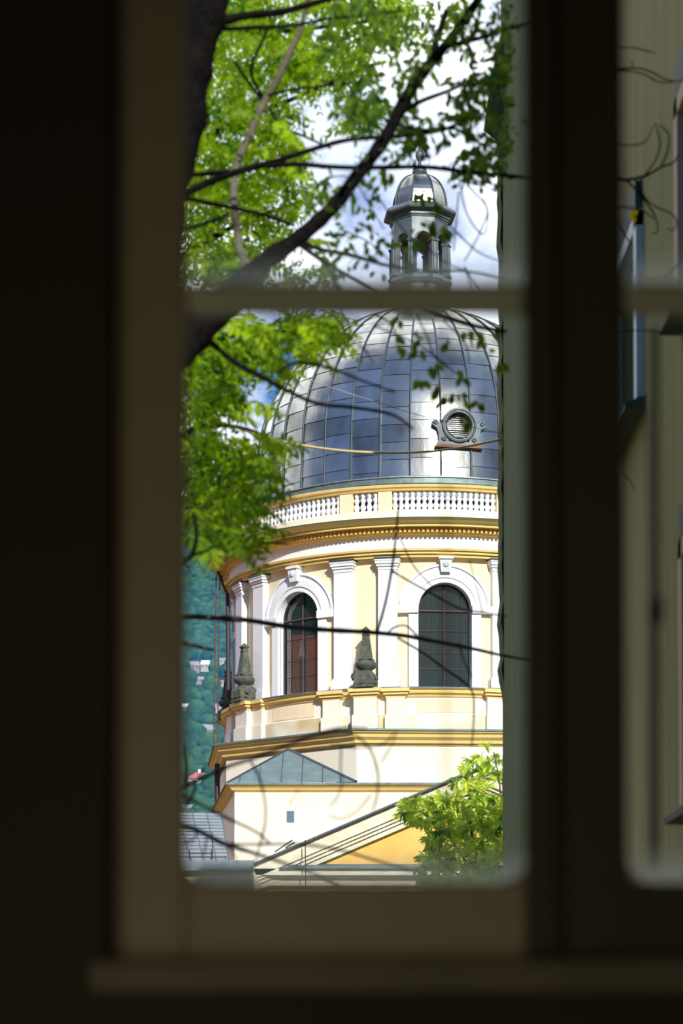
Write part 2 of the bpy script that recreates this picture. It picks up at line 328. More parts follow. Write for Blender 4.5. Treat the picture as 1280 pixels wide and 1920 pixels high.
# rough broken corner of the plaster: uneven crust standing proud of the far corner
b = MB(); zc = np.arange(at(640, 1700, Y1).z, at(640, 150, Y1).z, .14); rows = []
for z in zc:
    py = 1927-(z-E)/Y1*F
    k = .03*mn.noise(Vector((0, 0, z*3.1)))+.03*mn.noise(Vector((4, 0, z*9)))
    sh = .015 if py < 1290 else -.022-.012*min(1, (py-1290)/60)
    x = -sh+k-.0
    rows.append([(x+.0, Y1-3.4-.25, z), (x-.035, Y1-3.4-.02, z), (x-.03, Y1-3.4+.04, z), (.1, Y1-3.4+.08, z)])
b.grid(rows, False, False); b.build('corner_crust', M['mossy'], wing)
for (a, c, z0, z1) in opens:
    b = MB(); A, C_ = a-3.4, c-3.4
    for (y0, y1, q0, q1) in ((A-.13, A, z0, z1), (C_, C_+.13, z0, z1), (A-.13, C_+.13, z1-.1, z1+.01)): b.box(-.05, .02, y0, y1, q0, q1)
    s_ = b.build('window_surround', M['pinkstone'] if a < yA-.5 else M['wingframe'], wing)
    b = MB(); b.hexa([(-.05, A-.1, z1+.0), (.0, A-.1, z1+.0), (0, C_+.1, z1+.0), (-.05, C_+.1, z1+.0), (-.05, A-.1, z1+.2), (0, A-.1, z1+.22), (0, C_+.1, z1+.22), (-.05, C_+.1, z1+.2)])
    b.build('window_hood', M['sillmetal'], wing)
    b = MB(); b.hexa([(-.13, A-.2, z0-.10), (.1, A-.2, z0-.10), (.1, C_+.2, z0-.10), (-.13, C_+.2, z0-.10), (-.13, A-.2, z0-.06), (.1, A-.2, z0+.02), (.1, C_+.2, z0+.02), (-.13, C_+.2, z0-.06)])
    b.build('window_ledge', M['sillmetal'], wing)
    b = MB()
    for (y0, y1, q0, q1) in ((A, A+.07, z0, z1), (C_-.07, C_, z0, z1), (A, C_, z0, z0+.07), (A, C_, z1-.07, z1), ((A+C_)/2-.03, (A+C_)/2+.03, z0, z1), (A, C_, z0+(z1-z0)*.66, z0+(z1-z0)*.66+.05)): b.box(.2, .27, y0, y1, q0, q1)
    fo = b.build('window_frame', M['wingframe'], wing)
    b = MB(); b.box(.24, .25, A, C_, z0, z1); b.build('glass_pane', M['dimglass'], fo)
# eave bracket that sticks out near the top of the far corner
p0, p1, p2 = at(938, 70, Y1), at(908, 196, Y1), at(938, 212, Y1)
b = MB(); dx = p1.x-WX
b.hexa([(dx, Y1-3.4-.5, p1.z-.25), (0, Y1-3.4-.5, p2.z-.3), (0, Y1-3.4+.2, p2.z-.3), (dx, Y1-3.4+.2, p1.z-.25), (dx+.05, Y1-3.4-.5, p1.z+.1), (0, Y1-3.4-.5, p0.z), (0, Y1-3.4+.2, p0.z), (dx+.05, Y1-3.4+.2, p1.z+.1)])
b.build('eave_bracket', M['mossy'], wing)
b = MB(); b.box(-.15, 1.15, YS-3.5, Y1-3.4+.3, ZT, ZT+.25); b.box(-.15, 9.2, 0, YS-3.4, ZN, ZN+.2); b.build('roof', M['cgutter'], wing)

# ------------------------------------------------------------------ the church
CX, CD = 2.47, 69.9; TH = math.radians(5.0)
church = empty('church', (CX, CD, 0), 'yellow and white domed church with dark lead dome and lantern', 'church')
def cp(th, R, z): return Vector((R*math.sin(th), -R*math.cos(th), z))
def yat(R, px=900):
    th = .3
    for _ in range(12):
        Y = CD-R*math.cos(th); X = (px-640)/F*Y-CX; th = math.asin(max(-1, min(1, X/R)))
    return CD-R*math.cos(th)
def zr(py, R, px=900): return at(px, py, yat(R, px)).z
def part(b, name, m, parent=church, **k): return b.build(name, m, parent, **k)
def cblock(b, t0, t1, R0, R1, z0, z1, n=None):
    n = n or max(1, int(abs(t1-t0)/math.radians(3)))
    for i in range(n):
        a, c = t0+(t1-t0)*i/n, t0+(t1-t0)*(i+1)/n
        b.hexa([cp(a, R1, z0), cp(c, R1, z0), cp(c, R0, z0), cp(a, R0, z0), cp(a, R1, z1), cp(c, R1, z1), cp(c, R0, z1), cp(a, R0, z1)])
RW, RP, RG = 5.80, 6.0, 5.56
zsill, zarchi, ztop = zr(1290, RW), zr(1046, 6.0), zr(1030, 6.0)
# --- drum wall with eight arched openings
hw = .765; zsp = zr(1145, RW); ang = lambda u, R=RW: u/R
def ztopwin(u): return zsp+math.sqrt(max(0, hw*hw-u*u))
b = MB(); bay = PI/4
for k in range(8):
    c = TH+k*bay
    us = [-RW*bay/2, -1.6, -1.2, -hw]+[-hw*math.cos(PI*i/16) for i in range(1, 16)]+[hw, 1.2, 1.6, RW*bay/2]
    for i in range(len(us)-1):
        u0, u1 = us[i], us[i+1]; t0, t1 = c+ang(u0), c+ang(u1)
        inside = abs((u0+u1)/2) < hw
        a0, a1 = (ztopwin(u0), ztopwin(u1)) if inside else (zsill-.6, zsill-.6)
        b.face([cp(t0, RW, a0), cp(t1, RW, a1), cp(t1, RW, ztop+.2), cp(t0, RW, ztop+.2)], sm=True)
part(b, 'drum_wall', M['cream'])
outline = [(-hw, zsill)]+[(-hw*math.cos(PI*i/20), zsp+hw*math.sin(PI*i/20)) for i in range(21)]+[(hw, zsill)]
for k in (-3, -2, -1, 0, 1, 2, 3, 4):
    c = TH+k*bay
    vis = k in (-2, -1, 0, 1)
    b = MB()   # reveal
    b.grid([[cp(c+ang(u), RW+.01, z) for u, z in outline], [cp(c+ang(u), RG-.02, z) for u, z in outline]], False, False)
    cblock(b, c-ang(hw), c+ang(hw), RG-.05, RW+.05, zsill-.05, zsill)
    part(b, 'window_reveal', M['white'])
    if not vis and k not in (2,): continue
    # surround: jambs, arch ring, imposts
    b = MB(); zj = zr(1151, RW); R2 = RW+.10
    jo, ao = 1.04, 1.30
    for s in (-1, 1):
        cblock(b, c+s*ang(hw), c+s*ang(jo), RW-.02, R2, zsill, zj, 1)
    n = 24
    def ring(ri, ro, Ra, zc=zsp):
        for i in range(n):
            t0, t1 = PI*i/n, PI*(i+1)/n
            q = [(-r*math.cos(t), zc+r*math.sin(t)) for r, t in ((ro, t0), (ri, t0), (ri, t1), (ro, t1))]
            b.face([cp(c+ang(u), Ra, z) for u, z in q], sm=False)
            for rr in (ri, ro):
                e = [(-rr*math.cos(t), zc+rr*math.sin(t)) for t in (t0, t1)]
                b.face([cp(c+ang(e[0][0]), RW-.02, e[0][1]), cp(c+ang(e[1][0]), RW-.02, e[1][1]), cp(c+ang(e[1][0]), Ra, e[1][1]), cp(c+ang(e[0][0]), Ra, e[0][1])])
    ring(hw, ao, R2); ring(hw+.14, ao-.17, R2+.03); ring(ao-.06, ao+.0, R2+.05)
    part(b, 'arch_surround', M['white'])
    for s in (-1, 1):
        b = MB(); cblock(b, c+s*ang(hw), c+s*ang(1.40), RW-.02, R2+.07, zj-.02, zj+.2, 1); part(b, 'impost', M['white'])
    b = MB(); zk0, zk1 = zr(1075, 6.0), zr(1046, 6.0)
    a0, a1 = ang(.13), ang(.18)
    b.hexa([cp(c-a0, 6.05, zk0), cp(c+a0, 6.05, zk0), cp(c+a0, RW, zk0), cp(c-a0, RW, zk0), cp(c-a1, 6.12, zk1), cp(c+a1, 6.12, zk1), cp(c+a1, RW, zk1), cp(c-a1, RW, zk1)])
    cblock(b, c-ang(.2), c+ang(.2), RW, 6.15, zk1-.08, zk1-.01, 1)
    ks = part(b, 'keystone', M['white'])
    b = MB()       # carved rosette
    for i in range(8):
        t = 2*PI*i/8; b.lathe([(.0, -.03), (.035, 0), (0, .03)], cp(c+ang(.055*math.cos(t)), 6.1, (zk0+zk1)/2+.055*math.sin(t)), 8, False)
    b.lathe([(0, -.04), (.045, 0), (0, .04)], cp(c, 6.11, (zk0+zk1)/2), 8, False)
    part(b, 'carving', M['white'], ks)
    # window: frame bars + glass + wire net
    wr = empty('arched_window', (0, 0, 0), '', ''); del wr['label']; del wr['category']; wr.parent = church
    b = MB()
    gl = [(u*.99, z) for u, z in outline]
    b.face([cp(c, RG, 0)+Vector((math.cos(c)*u, math.sin(c)*u, z)) for u, z in gl]); 
    part(b, 'glass_pane', M['glass'], wr)
    def bar(u0, z0, u1, z1, r, bb):
        o = cp(c, RG+.05, 0); f = lambda u, z: o+Vector((math.cos(c)*u, math.sin(c)*u, z)); bb.tube([f(u0, z0), f(u1, z1)], r, 6)
    b = MB(); o_ = cp(c, RG+.04, 0)
    b.tube([o_+Vector((math.cos(c)*u*.965, math.sin(c)*u*.965, z)) for u, z in outline], .035, 6)
    part(b, 'window_frame', M['ironpipe'], wr)
    b = MB(); zq = [zr(1149, RG), zr(1186, RG), zr(1226, RG), zr(1257, RG)]
    bar(-hw, zq[0], hw, zq[0], .032, b)
    for z in zq[1:]: bar(-hw, z, hw, z, .008, b)
    bar(0, zsill, 0, zsp+hw, .024, b)
    for u in (-.51, .51): bar(u, zsill, u, ztopwin(u), .008, b)
    part(b, 'glazing_bar', M['bar'], wr)
    if k in (-1, 0):
        b = MB()
        for i in range(1, 26):
            u = -hw+2*hw*i/26; bar(u, zsill, u, ztopwin(u), .0028, b)
        for i in range(1, 38):
            z = zsill+(zsp+hw-zsill)*i/38; h = hw if z < zsp else math.sqrt(max(0, hw*hw-(z-zsp)**2)); bar(-h, z, h, z, .0028, b)
        part(b, 'wire_net', mat('wire_net_%d' % (k+2), (.015, .028, .035), .6, spec=.1), wr)
    # pilasters either side
    for s in (-1, 1):
        pa = c+s*math.radians(16.0); b = MB()
        cblock(b, pa-ang(.27), pa+ang(.27), RW-.02, RP, zsill, zarchi, 1)
        part(b, 'pilaster', M['white'])
        b = MB(); z0 = zr(1271, 6.05)
        cblock(b, pa-ang(.345), pa+ang(.345), RW-.02, 6.07, zsill-.02, z0-.03, 1); cblock(b, pa-ang(.31), pa+ang(.31), RW-.02, 6.04, z0-.03, z0+.03, 1)
        part(b, 'pilaster_base', M['white'])
        b = MB(); z1 = zarchi-.05
        for (w_, R_, za, zb_) in ((.28, 6.02, z1-.3, z1-.24), (.31, 6.05, z1-.2, z1-.13), (.34, 6.09, z1-.13, z1-.05), (.36, 6.11, z1-.05, z1)): cblock(b, pa-ang(w_), pa+ang(w_), RW-.02, R_, za, zb_, 1)
        cpl = part(b, 'pilaster_capital', M['white'])
        b = MB(); cblock(b, pa-ang(.37), pa+ang(.37), RW-.02, 6.13, z1, z1+.045, 1); part(b, 'lead_flashing', M['leadline'], cpl)
# --- entablature (lathed rings)
def ringp(name, m, prof, n=144, parent=church):
    b = MB(); b.lathe(prof, (0, 0, 0), n, False, True); 
    o = part(b, name, m, parent); e = o.modifiers.new('edge', 'EDGE_SPLIT'); e.split_angle = math.radians(28); return o
z_ = lambda y, R: zr(y, R)
ringp('architrave', M['yellow'], [(RW, z_(1047, RW)), (6.0, z_(1047, 6.0)), (6.02, z_(1041, 6.02)), (6.08, z_(1040, 6.08)), (6.08, z_(1035, 6.08)), (6.14, z_(1034, 6.14)), (6.16, z_(1030, 6.16)), (5.9, z_(1029.5, 6.0))])
ringp('frieze', M['white'], [(6.0, z_(1031, 6.0)), (6.0, z_(1004, 6.0))])
ringp('cornice', M['yellow'], [(6.0, z_(1005, 6.0)), (6.1, z_(1004, 6.1)), (6.12, z_(1001, 6.12)), (6.16, z_(1000, 6.16)), (6.16, z_(991, 6.16)), (6.3, z_(990, 6.3)), (6.42, z_(988, 6.42)), (6.42, z_(984, 6.42)), (6.5, z_(981, 6.5)), (6.58, z_(975, 6.58)), (6.62, z_(972.5, 6.62)), (5.9, z_(971, 6.3))])
b = MB(); nd_ = 300
zd0, zd1 = z_(1000, 6.22), z_(992, 6.22)
for i in range(nd_):
    t = 2*PI*i/nd_; d = abs(((t-TH+PI) % (2*PI))-PI)
    if d > 2.0: continue
    cblock(b, t-.0058, t+.0058, 6.14, 6.27, zd0, zd1, 1)
part(b, 'dentil_band', M['ochre'])
ringp('cornice_flashing', M['copper'], [(6.63, z_(973, 6.63)), (6.65, z_(970.8, 6.65)), (5.8, z_(970, 6.4))])
# --- parapet with balusters
Rb = 5.95; zp0, zp1, zp2, zp3 = z_(973, Rb), z_(957, Rb), z_(922, Rb), z_(911, Rb)
ringp('parapet_base', M['pale'], [(Rb+.03, zp0), (Rb+.03, zp1-.05), (Rb-.04, zp1), (Rb-.3, zp1)])
ringp('parapet_cap', M['yellow'], [(Rb-.28, zp2), (Rb+.02, zp2), (Rb+.05, zp2+.05), (Rb+.1, zp2+.08), (Rb+.12, zp3-.03), (Rb+.05, zp3), (Rb-.3, zp3)])
large, small = math.radians(14.9), math.radians(3.75)
for k in range(8):
    c = TH+k*bay
    for s in (1,):
        b = MB(); cblock(b, c+large, c+bay/2-small, Rb-.25, Rb, zp1-.02, zp2+.02); part(b, 'parapet_pier', M['cream'])
        b = MB(); cblock(b, c+bay/2+small, c+bay-large, Rb-.25, Rb, zp1-.02, zp2+.02); part(b, 'parapet_pier', M['cream'])
hb = zp2-zp1
bp_ = [(.055, 0), (.07, .01), (.07, .05), (.055, .07), (.088, .19), (.088, .26), (.06, .36), (.045, .43), (.06, .5), (.084, .57), (.084, .63), (.045, .72), (.04, .76), (.06, .80), (.07, .88), (.07, .95), (.055, 1.0)]
bme = None; nb = 0
spots = []
for k in (-2, -1, 0):
    c = TH+k*bay; spots += [c-large+2*large*(i+.5)/18 for i in range(18)]
    spots += [c+bay/2-small+2*small*(i+.5)/4 for i in range(4)]
spots += [TH+bay-large+2*large*(i+.5)/18 for i in range(18)]
spots += [TH-2.5*bay-small+2*small*(i+.5)/4 for i in range(4)]
for t in spots:
    if bme is None:
        b = MB(); b.lathe([(r*1.0, z*hb) for r, z in bp_], (0, 0, 0), 10); o = part(b, 'baluster', M['white']); bme = o
    else:
        o = bme.copy(); col.objects.link(o); o.parent = church
    o.location = cp(t, Rb-.12, zp1)
    nb += 1
ringp('terrace_deck', M['cgutter'], [(Rb-.2, zp1+.0), (5.2, zp1+.02)])
# --- dome
zdb = z_(896, 5.2); zeq = 17.5-0+E*0
zE = zdb+1.45; RD, HD = 5.08, 4.93
def dprof(z):
    if z <= zE: return RD+.07*(zE-z)/1.45
    return RD*math.sqrt(max(0, 1-((z-zE)/HD)**2))
ringp('dome_curb', M['cgutter'], [(5.3, zp1), (5.3, z_(911, 5.3)), (5.32, z_(909, 5.32)), (5.28, z_(908, 5.3)), (5.27, z_(898, 5.27))])
ringp('curb_flashing', M['leadlight'], [(5.27, z_(898.5, 5.27)), (5.31, z_(897.5, 5.3)), (5.31, z_(895.5, 5.3)), (5.1, z_(894, 5.2))])
# sheets: 36 gores, each of overlapping sheets
NG = 36; b = MB(); seam = MB(); s_arc = [0]; zz = [zdb-.05]
t_end = .965; prm = []
for i in range(401):
    s = i/400
    if s < .18: z = zdb-.05+(zE-zdb+.05)*s/.18; 
    else:
        a = (s-.18)/.82*math.asin(t_end); z = zE+HD*math.sin(a)
    prm.append(z)
arc = [0]
for i in range(1, 401): arc.append(arc[-1]+math.hypot(prm[i]-prm[i-1], dprof(prm[i])-dprof(prm[i-1])))
def zof(s): return float(np.interp(s, arc, prm))
Ltot = arc[-1]
for gI in range(NG):
    t0 = TH+2*PI*(gI-.02)/NG; t1 = t0+2*PI/NG
    s = -.55*random.random()
    while s < Ltot:
        ln = .52+.05*random.random(); sa, sb_ = max(0, s), min(Ltot, s+ln); s += ln
        if sb_-sa < .05: continue
        rnd = random.random(); lift = .022; tw = random.uniform(-.012, .012)
        rows = []
        for j in range(4):
            f = j/3; z = zof(sa+(sb_-sa)*f); R = dprof(z)+lift*(1-f)
            rows.append([cp(t0+(t1-t0)*q/4, R+tw*(q/4-.5)+.003*math.sin(PI*q/4)*(.5-f), z-(.012 if j == 0 else 0)) for q in range(5)])
        b.grid(rows, False, True, rnd)
        b.face([rows[0][0], rows[0][-1], cp(t1, dprof(zof(sa))-.02, zof(sa)), cp(t0, dprof(zof(sa))-.02, zof(sa))], rnd)
    seam.tube([cp(t0, dprof(zof(Ltot*i/26))+.03, zof(Ltot*i/26)) for i in range(27)], [.030]*20+[.026]*7, 5)
dome = part(b, 'dome', M['lead'])
part(seam, 'standing_seam', M['leadline'], dome)
# round louvred dormer
dth = math.asin((848-788)/(65.5*4.95)); dz = zr(801, 4.95, 848); dRr = 5.08
do = empty('round_dormer', cp(dth, 0, 0), '', ''); del do['label']; del do['category']; do.parent = church
do['label'] = 'round louvred dormer low on the dome'
def dl(u, o, z): return cp(dth, dRr+o, dz+z)+Vector((math.cos(dth)*u, math.sin(dth)*u, 0))
b = MB(); n = 32
prof = [(.52, -.9), (.52, .12), (.50, .16), (.46, .17), (.44, .13), (.41, .13), (.39, .17), (.37, .16), (.36, .0), (.36, -.2)]
b.grid([[dl(r*math.cos(2*PI*i/n), o, r*math.sin(2*PI*i/n)) for i in range(n)] for r, o in prof], True, False)
part(b, 'ring_moulding', M['lantern'], do)
b = MB()
for i in range(11):
    z = -.31+.062*i; h = math.sqrt(max(.001, .355**2-z*z)); b.hexa([dl(-h, .04, z-.012), dl(h, .04, z-.012), dl(h, -.05, z+.02), dl(-h, -.05, z+.02), dl(-h, .04, z), dl(h, .04, z), dl(h, -.05, z+.034), dl(-h, -.05, z+.034)])
b.face([dl(.36*math.cos(2*PI*i/n), -.09, .36*math.sin(2*PI*i/n)) for i in range(n)])
part(b, 'louvre', M['rodm'], do)
b = MB()
for s in (-1, 1):
    pl = [(.42, .08), (.56, .12), (.66, .22), (.78, .18), (.80, .08), (.66, -.02), (.62, -.16), (.60, -.34), (.64, -.50), (.30, -.52), (.0, -.5), (0, -.40), (.3, -.40)]
    pl = [(x*s, z-.08) for x, z in pl]
    f = [dl(x, .10, z) for x, z in pl]; k_ = [dl(x, -.5, z) for x, z in pl]
    b.face(f); 
    for i in range(len(pl)): j = (i+1) % len(pl); b.face([f[i], f[j], k_[j], k_[i]])
    b.tube([dl(s*(.70+.07*math.cos(a)*(1-a/12)), .12, .06+.07*math.sin(a)*(1-a/12)) for a in [i*.5 for i in range(16)]], .025, 6)
    b.tube([dl(s*(.45+.07*math.cos(a)*(1-a/12)), .12, -.42+.06*math.sin(a)*(1-a/12)) for a in [i*.5 for i in range(16)]], .022, 6)
part(b, 'scroll_bracket', M['lantern'], do)
b = MB(); b.hexa([dl(-.72, -.3, -.66), dl(.72, -.3, -.66), dl(.72, .15, -.66), dl(-.72, .15, -.66), dl(-.68, -.3, -.58), dl(.68, -.3, -.58), dl(.68, .13, -.58), dl(-.68, .13, -.58)]); part(b, 'dormer_ledge', M['rust'], do)
# --- lantern
lan = empty('lantern', (0, 0, 0), '', ''); del lan['label']; del lan['category']; lan.parent = church; lan['label'] = 'dark metal octagonal lantern crowning the dome'
YL = CD-.9
zl = lambda py: at(788, py, YL).z
rot8 = TH+PI/8
def octa(b, prof): b.lathe(prof, (0, 0, 0), 8, True, False, rot8)
b = MB(); octa(b, [(1.05, zl(640)), (1.0, zl(566)), (.93, zl(556)), (.93, zl(530)), (1.0, zl(527)), (1.06, zl(520)), (1.0, zl(512)), (.92, zl(509))])
part(b, 'lantern_base', M['lantern'], lan)
for i in range(8):
    t = rot8+i*PI/4
    b = MB(); c = cp(t, .86, 0)
    n_ = Vector((math.sin(t), -math.cos(t), 0)); s_ = Vector((math.cos(t), math.sin(t), 0))
    b.obox(c+Vector((0, 0, (zl(508)+zl(446))/2)), s_*.115, n_*.10, (0, 0, (zl(446)-zl(508))/2))
    b.obox(c+Vector((0, 0, zl(506))), s_*.15, n_*.14, (0, 0, .05)); b.obox(c+Vector((0, 0, zl(448))), s_*.14, n_*.13, (0, 0, .03))
    b.lathe([(.06, zl(505)), (.07, zl(480)), (.055, zl(452))], c+n_*.08, 10)
    part(b, 'column', M['lantern'], lan)
# arcade ring: octagon faces with arched openings
zas, zat_ = zl(448), zl(402)
b = MB()
for i in range(8):
    c = TH+i*PI/4; Ro = .93*math.cos(PI/8); hwf = .93*math.sin(PI/8)
    n_ = Vector((math.sin(c), -math.cos(c), 0)); s_ = Vector((math.cos(c), math.sin(c), 0)); ra = .225
    for o2, fl in ((Ro, 1), (Ro-.16, -1)):
        us = [-hwf]+[-ra*math.cos(PI*j/12) for j in range(13)]+[hwf]
        for j in range(len(us)-1):
            za = [zas+(math.sqrt(max(0, ra*ra-u*u)) if abs(u) <= ra else 0) for u in (us[j], us[j+1])]
            b.face([n_*o2+s_*us[j]+Vector((0, 0, za[0])), n_*o2+s_*us[j+1]+Vector((0, 0, za[1])), n_*o2+s_*us[j+1]+Vector((0, 0, zat_)), n_*o2+s_*us[j]+Vector((0, 0, zat_))])
    b.grid([[n_*o2+s_*(-ra*math.cos(PI*j/12))+Vector((0, 0, zas+ra*math.sin(PI*j/12))) for j in range(13)] for o2 in (Ro+.03, Ro-.16)], False, False)
    b.tube([n_*(Ro+.01)+s_*(-(ra+.04)*math.cos(PI*j/12))+Vector((0, 0, zas+(ra+.04)*math.sin(PI*j/12))) for j in range(13)], .022, 5)
part(b, 'arcade', M['lantern'], lan)
b = MB(); octa(b, [(.2, zl(425)), (.8, zl(425)), (.8, zl(404)), (.95, zl(404)), (.97, zl(400)), (1.0, zl(400)), (1.0, zl(393.5)), (1.17, zl(391)), (1.19, zl(388)), (1.14, zl(382)), (1.0, zl(377)), (.6, zl(377))])
part(b, 'lantern_cornice', M['lantern'], lan)
b = MB(); b.lathe([(.0, zl(427)), (.8, zl(427.5))], (0, 0, 0), 8, False, False, rot8); part(b, 'soffit', M['rust'], lan)
b = MB(); R0, zc0, hh = .87, zl(380), zl(313)-zl(380)
octp = [(R0, zc0-.05), (R0, zc0)]+[(R0*math.cos(a)**.8, zc0+.08+hh*math.sin(a)) for a in [PI/2*i/12 for i in range(12)]]
b.lathe(octp, (0, 0, 0), 8, False, False, rot8)
o = part(b, 'lantern_dome', M['lead'], lan)
b = MB()
for i in range(8): b.tube([cp(rot8+i*PI/4, r+.012, z) for r, z in octp], .028, 5)
part(b, 'rib', M['leadline'], lan)
b = MB(); zf = zl(316)
b.lathe([(.34, zf-.06), (.28, zf), (.16, zf+.04), (.14, zf+.1), (.22, zf+.16), (.24, zf+.24), (.18, zf+.3), (.22, zf+.33), (.2, zf+.36), (.06, zf+.42), (.05, zf+.55), (.09, zf+.62), (.14, zf+.75), (.13, zf+.86), (.05, zf+.95), (.03, zf+1.2), (.0, zf+1.22)], (0, 0, 0), 16)
b.box(-.22, .22, -.025, .025, zf+1.5, zf+1.56); b.box(-.03, .03, -.025, .025, zf+1.15, zf+1.85)
part(b, 'finial', M['lantern'], lan)
# --- plinth ring with pedestals
Rc = 6.28; zc0, zc1 = z_(1306, Rc), z_(1291, Rc)
zpl = z_(1361, 6.2)
ringp('plinth_wall', M['pale'], [(6.09, z_(1342, 6.06)), (6.06, z_(1340, 6.06)), (6.06, zc0+.02)])
ringp('plinth_course', M['stained'], [(6.12, zpl-.3), (6.12, z_(1341, 6.12)), (6.05, z_(1340, 6.06))])
capp = lambda d: [(6.05+d, zc0-.02), (6.10+d, zc0), (6.12+d, zc0+.05), (6.2+d, zc0+.10), (6.22+d, zc1-.04), (6.27+d, zc1-.02), (6.27+d, zc1), (5.7, zc1+.02)]
ringp('plinth_cap', M['yellow'], capp(0))
ringp('plinth_flashing', M['copper'], [(6.29, zc1-.005), (6.29, zc1+.025), (5.7, zc1+.03)])
obel = [(680, 1291, 63.55), (447, 1318, 66.55)]
def chth(p): return math.atan2(p.x-CX, -(p.y-CD))
obth = [chth(at(*o_)) for o_ in obel]
def pedestal(t, hwid, d):
    b = MB(); a = hwid/6.2
    cblock(b, t-a, t+a, 5.9, 6.12+d, zpl-.1, zc0, 1); cblock(b, t-a-.006, t+a+.006, 5.9, 6.17+d, zpl-.1, z_(1341, 6.2), 1)
    part(b, 'pedestal', M['pale'])
    b = MB()
    for (q, za, zb_) in ((.03, zc0-.02, zc0+.05), (.10, zc0+.05, zc0+.13), (.16, zc0+.13, zc1+.0)): cblock(b, t-a-q/8, t+a+q/8, 5.9, 6.1+d+q, za, zb_, 1)
    part(b, 'pedestal_cap', M['yellow'])
for k in (-2, -1, 0, 1):
    c = TH+k*bay
    pedestal(c-math.radians(13.5)-0, .27, .10)
    pedestal(c+math.radians(13.5), .27, .10)
    # recessed panel under the window
    b = MB(); a = math.radians(7.6)
    cblock(b, c-a, c+a, 6.0, 6.075, z_(1337, 6.07), z_(1312, 6.07)); part(b, 'recessed_panel', M['cream'])
for t in obth: pedestal(t, .33, .28)
pedestal(obth[0]+bay, .33, .28)
def obelisk(t):
    R = 6.28; b = MB(); z0 = zc1+.02; H = 1.78
    root = empty('obelisk_finial', (0, 0, 0), '', ''); del root['label']; del root['category']; root.parent = church; root.location = cp(t, R, z0); root.rotation_euler.z = t
    sq = lambda prof: b.lathe([(r*1.414, z) for r, z in prof], (0, 0, 0), 4, True, False, PI/4)
    sq([(.30, 0), (.30, .06), (.27, .08), (.29, .12), (.29, .34), (.20, .44), (.15, .50)])
    for s in (-1, 1):
        b.tube([(s*(.27+.09*math.cos(a)), -.1, .32+.09*math.sin(a)-.1) for a in [i*.6 for i in range(10)]], .05, 6)
    b.build('obelisk_base', M['stone'], root)
    b = MB(); b.lathe([(.14, .48), (.17, .51), (.28, .58), (.32, .66), (.30, .73), (.2, .79), (.17, .82)], (0, 0, 0), 20); b.build('swollen_collar', M['stone'], root)
    b = MB(); sq([(.20, .80), (.20, .84), (.155, .87), (.155, .9), (.085, 1.5), (.10, 1.51), (.10, 1.545), (.08, 1.56), (.075, 1.60), (.11, 1.64), (.115, 1.66), (.0, 1.79)])
    b.build('obelisk_shaft', M['stone'], root)
    return root
for t in obth+[obth[0]+bay, obth[1]-bay]: obelisk(t)
# --- octagonal body below the drum
def CL(p): return Vector(p)-church.location
cor = [at(660, 1367, 63.4), at(402, 1395.5, 66.9), at(391, 1433, 72.2)]
zc8 = cor[0].z
# mirror to complete the plan (clockwise polygon in church-local xy)
a0 = [Vector((p.x-CX, p.y-CD)) for p in cor]
plan = [Vector((2*0+3.05, a0[0].y+.25))]+a0+[Vector((a0[2].x+2.5, 6.8)), Vector((3, 6.8)), Vector((6.8, 3)), Vector((6.6, -3.2))]
def inset(pl, d):
    n = len(pl); out = []
    for i in range(n):
        p0_, p1_, p2_ = pl[i-1], pl[i], pl[(i+1) % n]
        e1 = (p1_-p0_).normalized(); e2 = (p2_-p1_).normalized(); n1 = Vector((-e1.y, e1.x)); n2 = Vector((-e2.y, e2.x))
        m_ = (n1+n2).normalized(); k = d/max(.3, m_.dot(n1)); out.append(p1_+m_*k)
    return out
ctr = Vector((0, 0)); tst = inset(plan, .1); sgn = 1 if (tst[1]).length < plan[1].length else -1
def polyring(b, steps):
    rows = [[(p.x, p.y, z) for p in inset(plan, sgn*d)] for d, z in steps]; b.grid(rows, True, False)
b = MB(); polyring(b, [(.33, zc8-.42), (.30, zc8-.36), (.24, zc8-.36), (.22, zc8-.28), (.12, zc8-.2), (.10, zc8-.12), (.03, zc8-.08), (.0, zc8-.02), (0, zc8)]); part(b, 'octagon_cornice', M['yellow'])
b = MB(); polyring(b, [(-.03, zc8-.03), (-.03, zc8+.02), (.9, zc8+.10)]); part(b, 'octagon_flashing', M['copper'])
b = MB(); polyring(b, [(.36, 0), (.36, zc8-.3)]); part(b, 'octagon_wall', M['pale'])
# --- low side pavilion with small hipped roof
PY = 60.0
e0 = at(425, 1469, PY); zpv = e0.z
far = at(397, 1523, 67.6)
eR = at(905, 1462, PY-.0)
b = MB()
def pav(d, z): # plan corner points with inset d
    return [CL((e0.x+d, 67.6, z)), CL((e0.x+d, e0.y+d, z)), CL((eR.x+6, e0.y+d, z))]
farx = far.x
def pav(d, z):
    sl = Vector((e0.x-farx, e0.y-67.6)); 
    return [CL((farx+d, 67.6, z)), CL((e0.x+d, PY+d, z)), CL((eR.x+6, PY+d, z))]
b.grid([pav(d, z) for d, z in ((.20, zpv-.22), (.17, zpv-.19), (.13, zpv-.17), (.10, zpv-.12), (.04, zpv-.06), (0, zpv-.02), (0, zpv))], False, False)
part(b, 'pavilion_cornice', M['yellow'])
b = MB(); b.grid([pav(d, z) for d, z in ((-.03, zpv-.03), (-.03, zpv+.02), (1.2, zpv+.03), (3.6, zpv+.04))], False, False); part(b, 'pavilion_flashing', M['cgutter'])
b = MB(); b.grid([pav(.2, 0), pav(.2, zpv-.18)], False, False); part(b, 'pavilion_wall', M['pale'])
apx = at(540, 1405, 63.0); el, er = at(424, 1468.5, PY-.02), at(667, 1466, PY+.3)
b = MB(); bk = Vector((farx+.1, 66.4, zpv+.03))
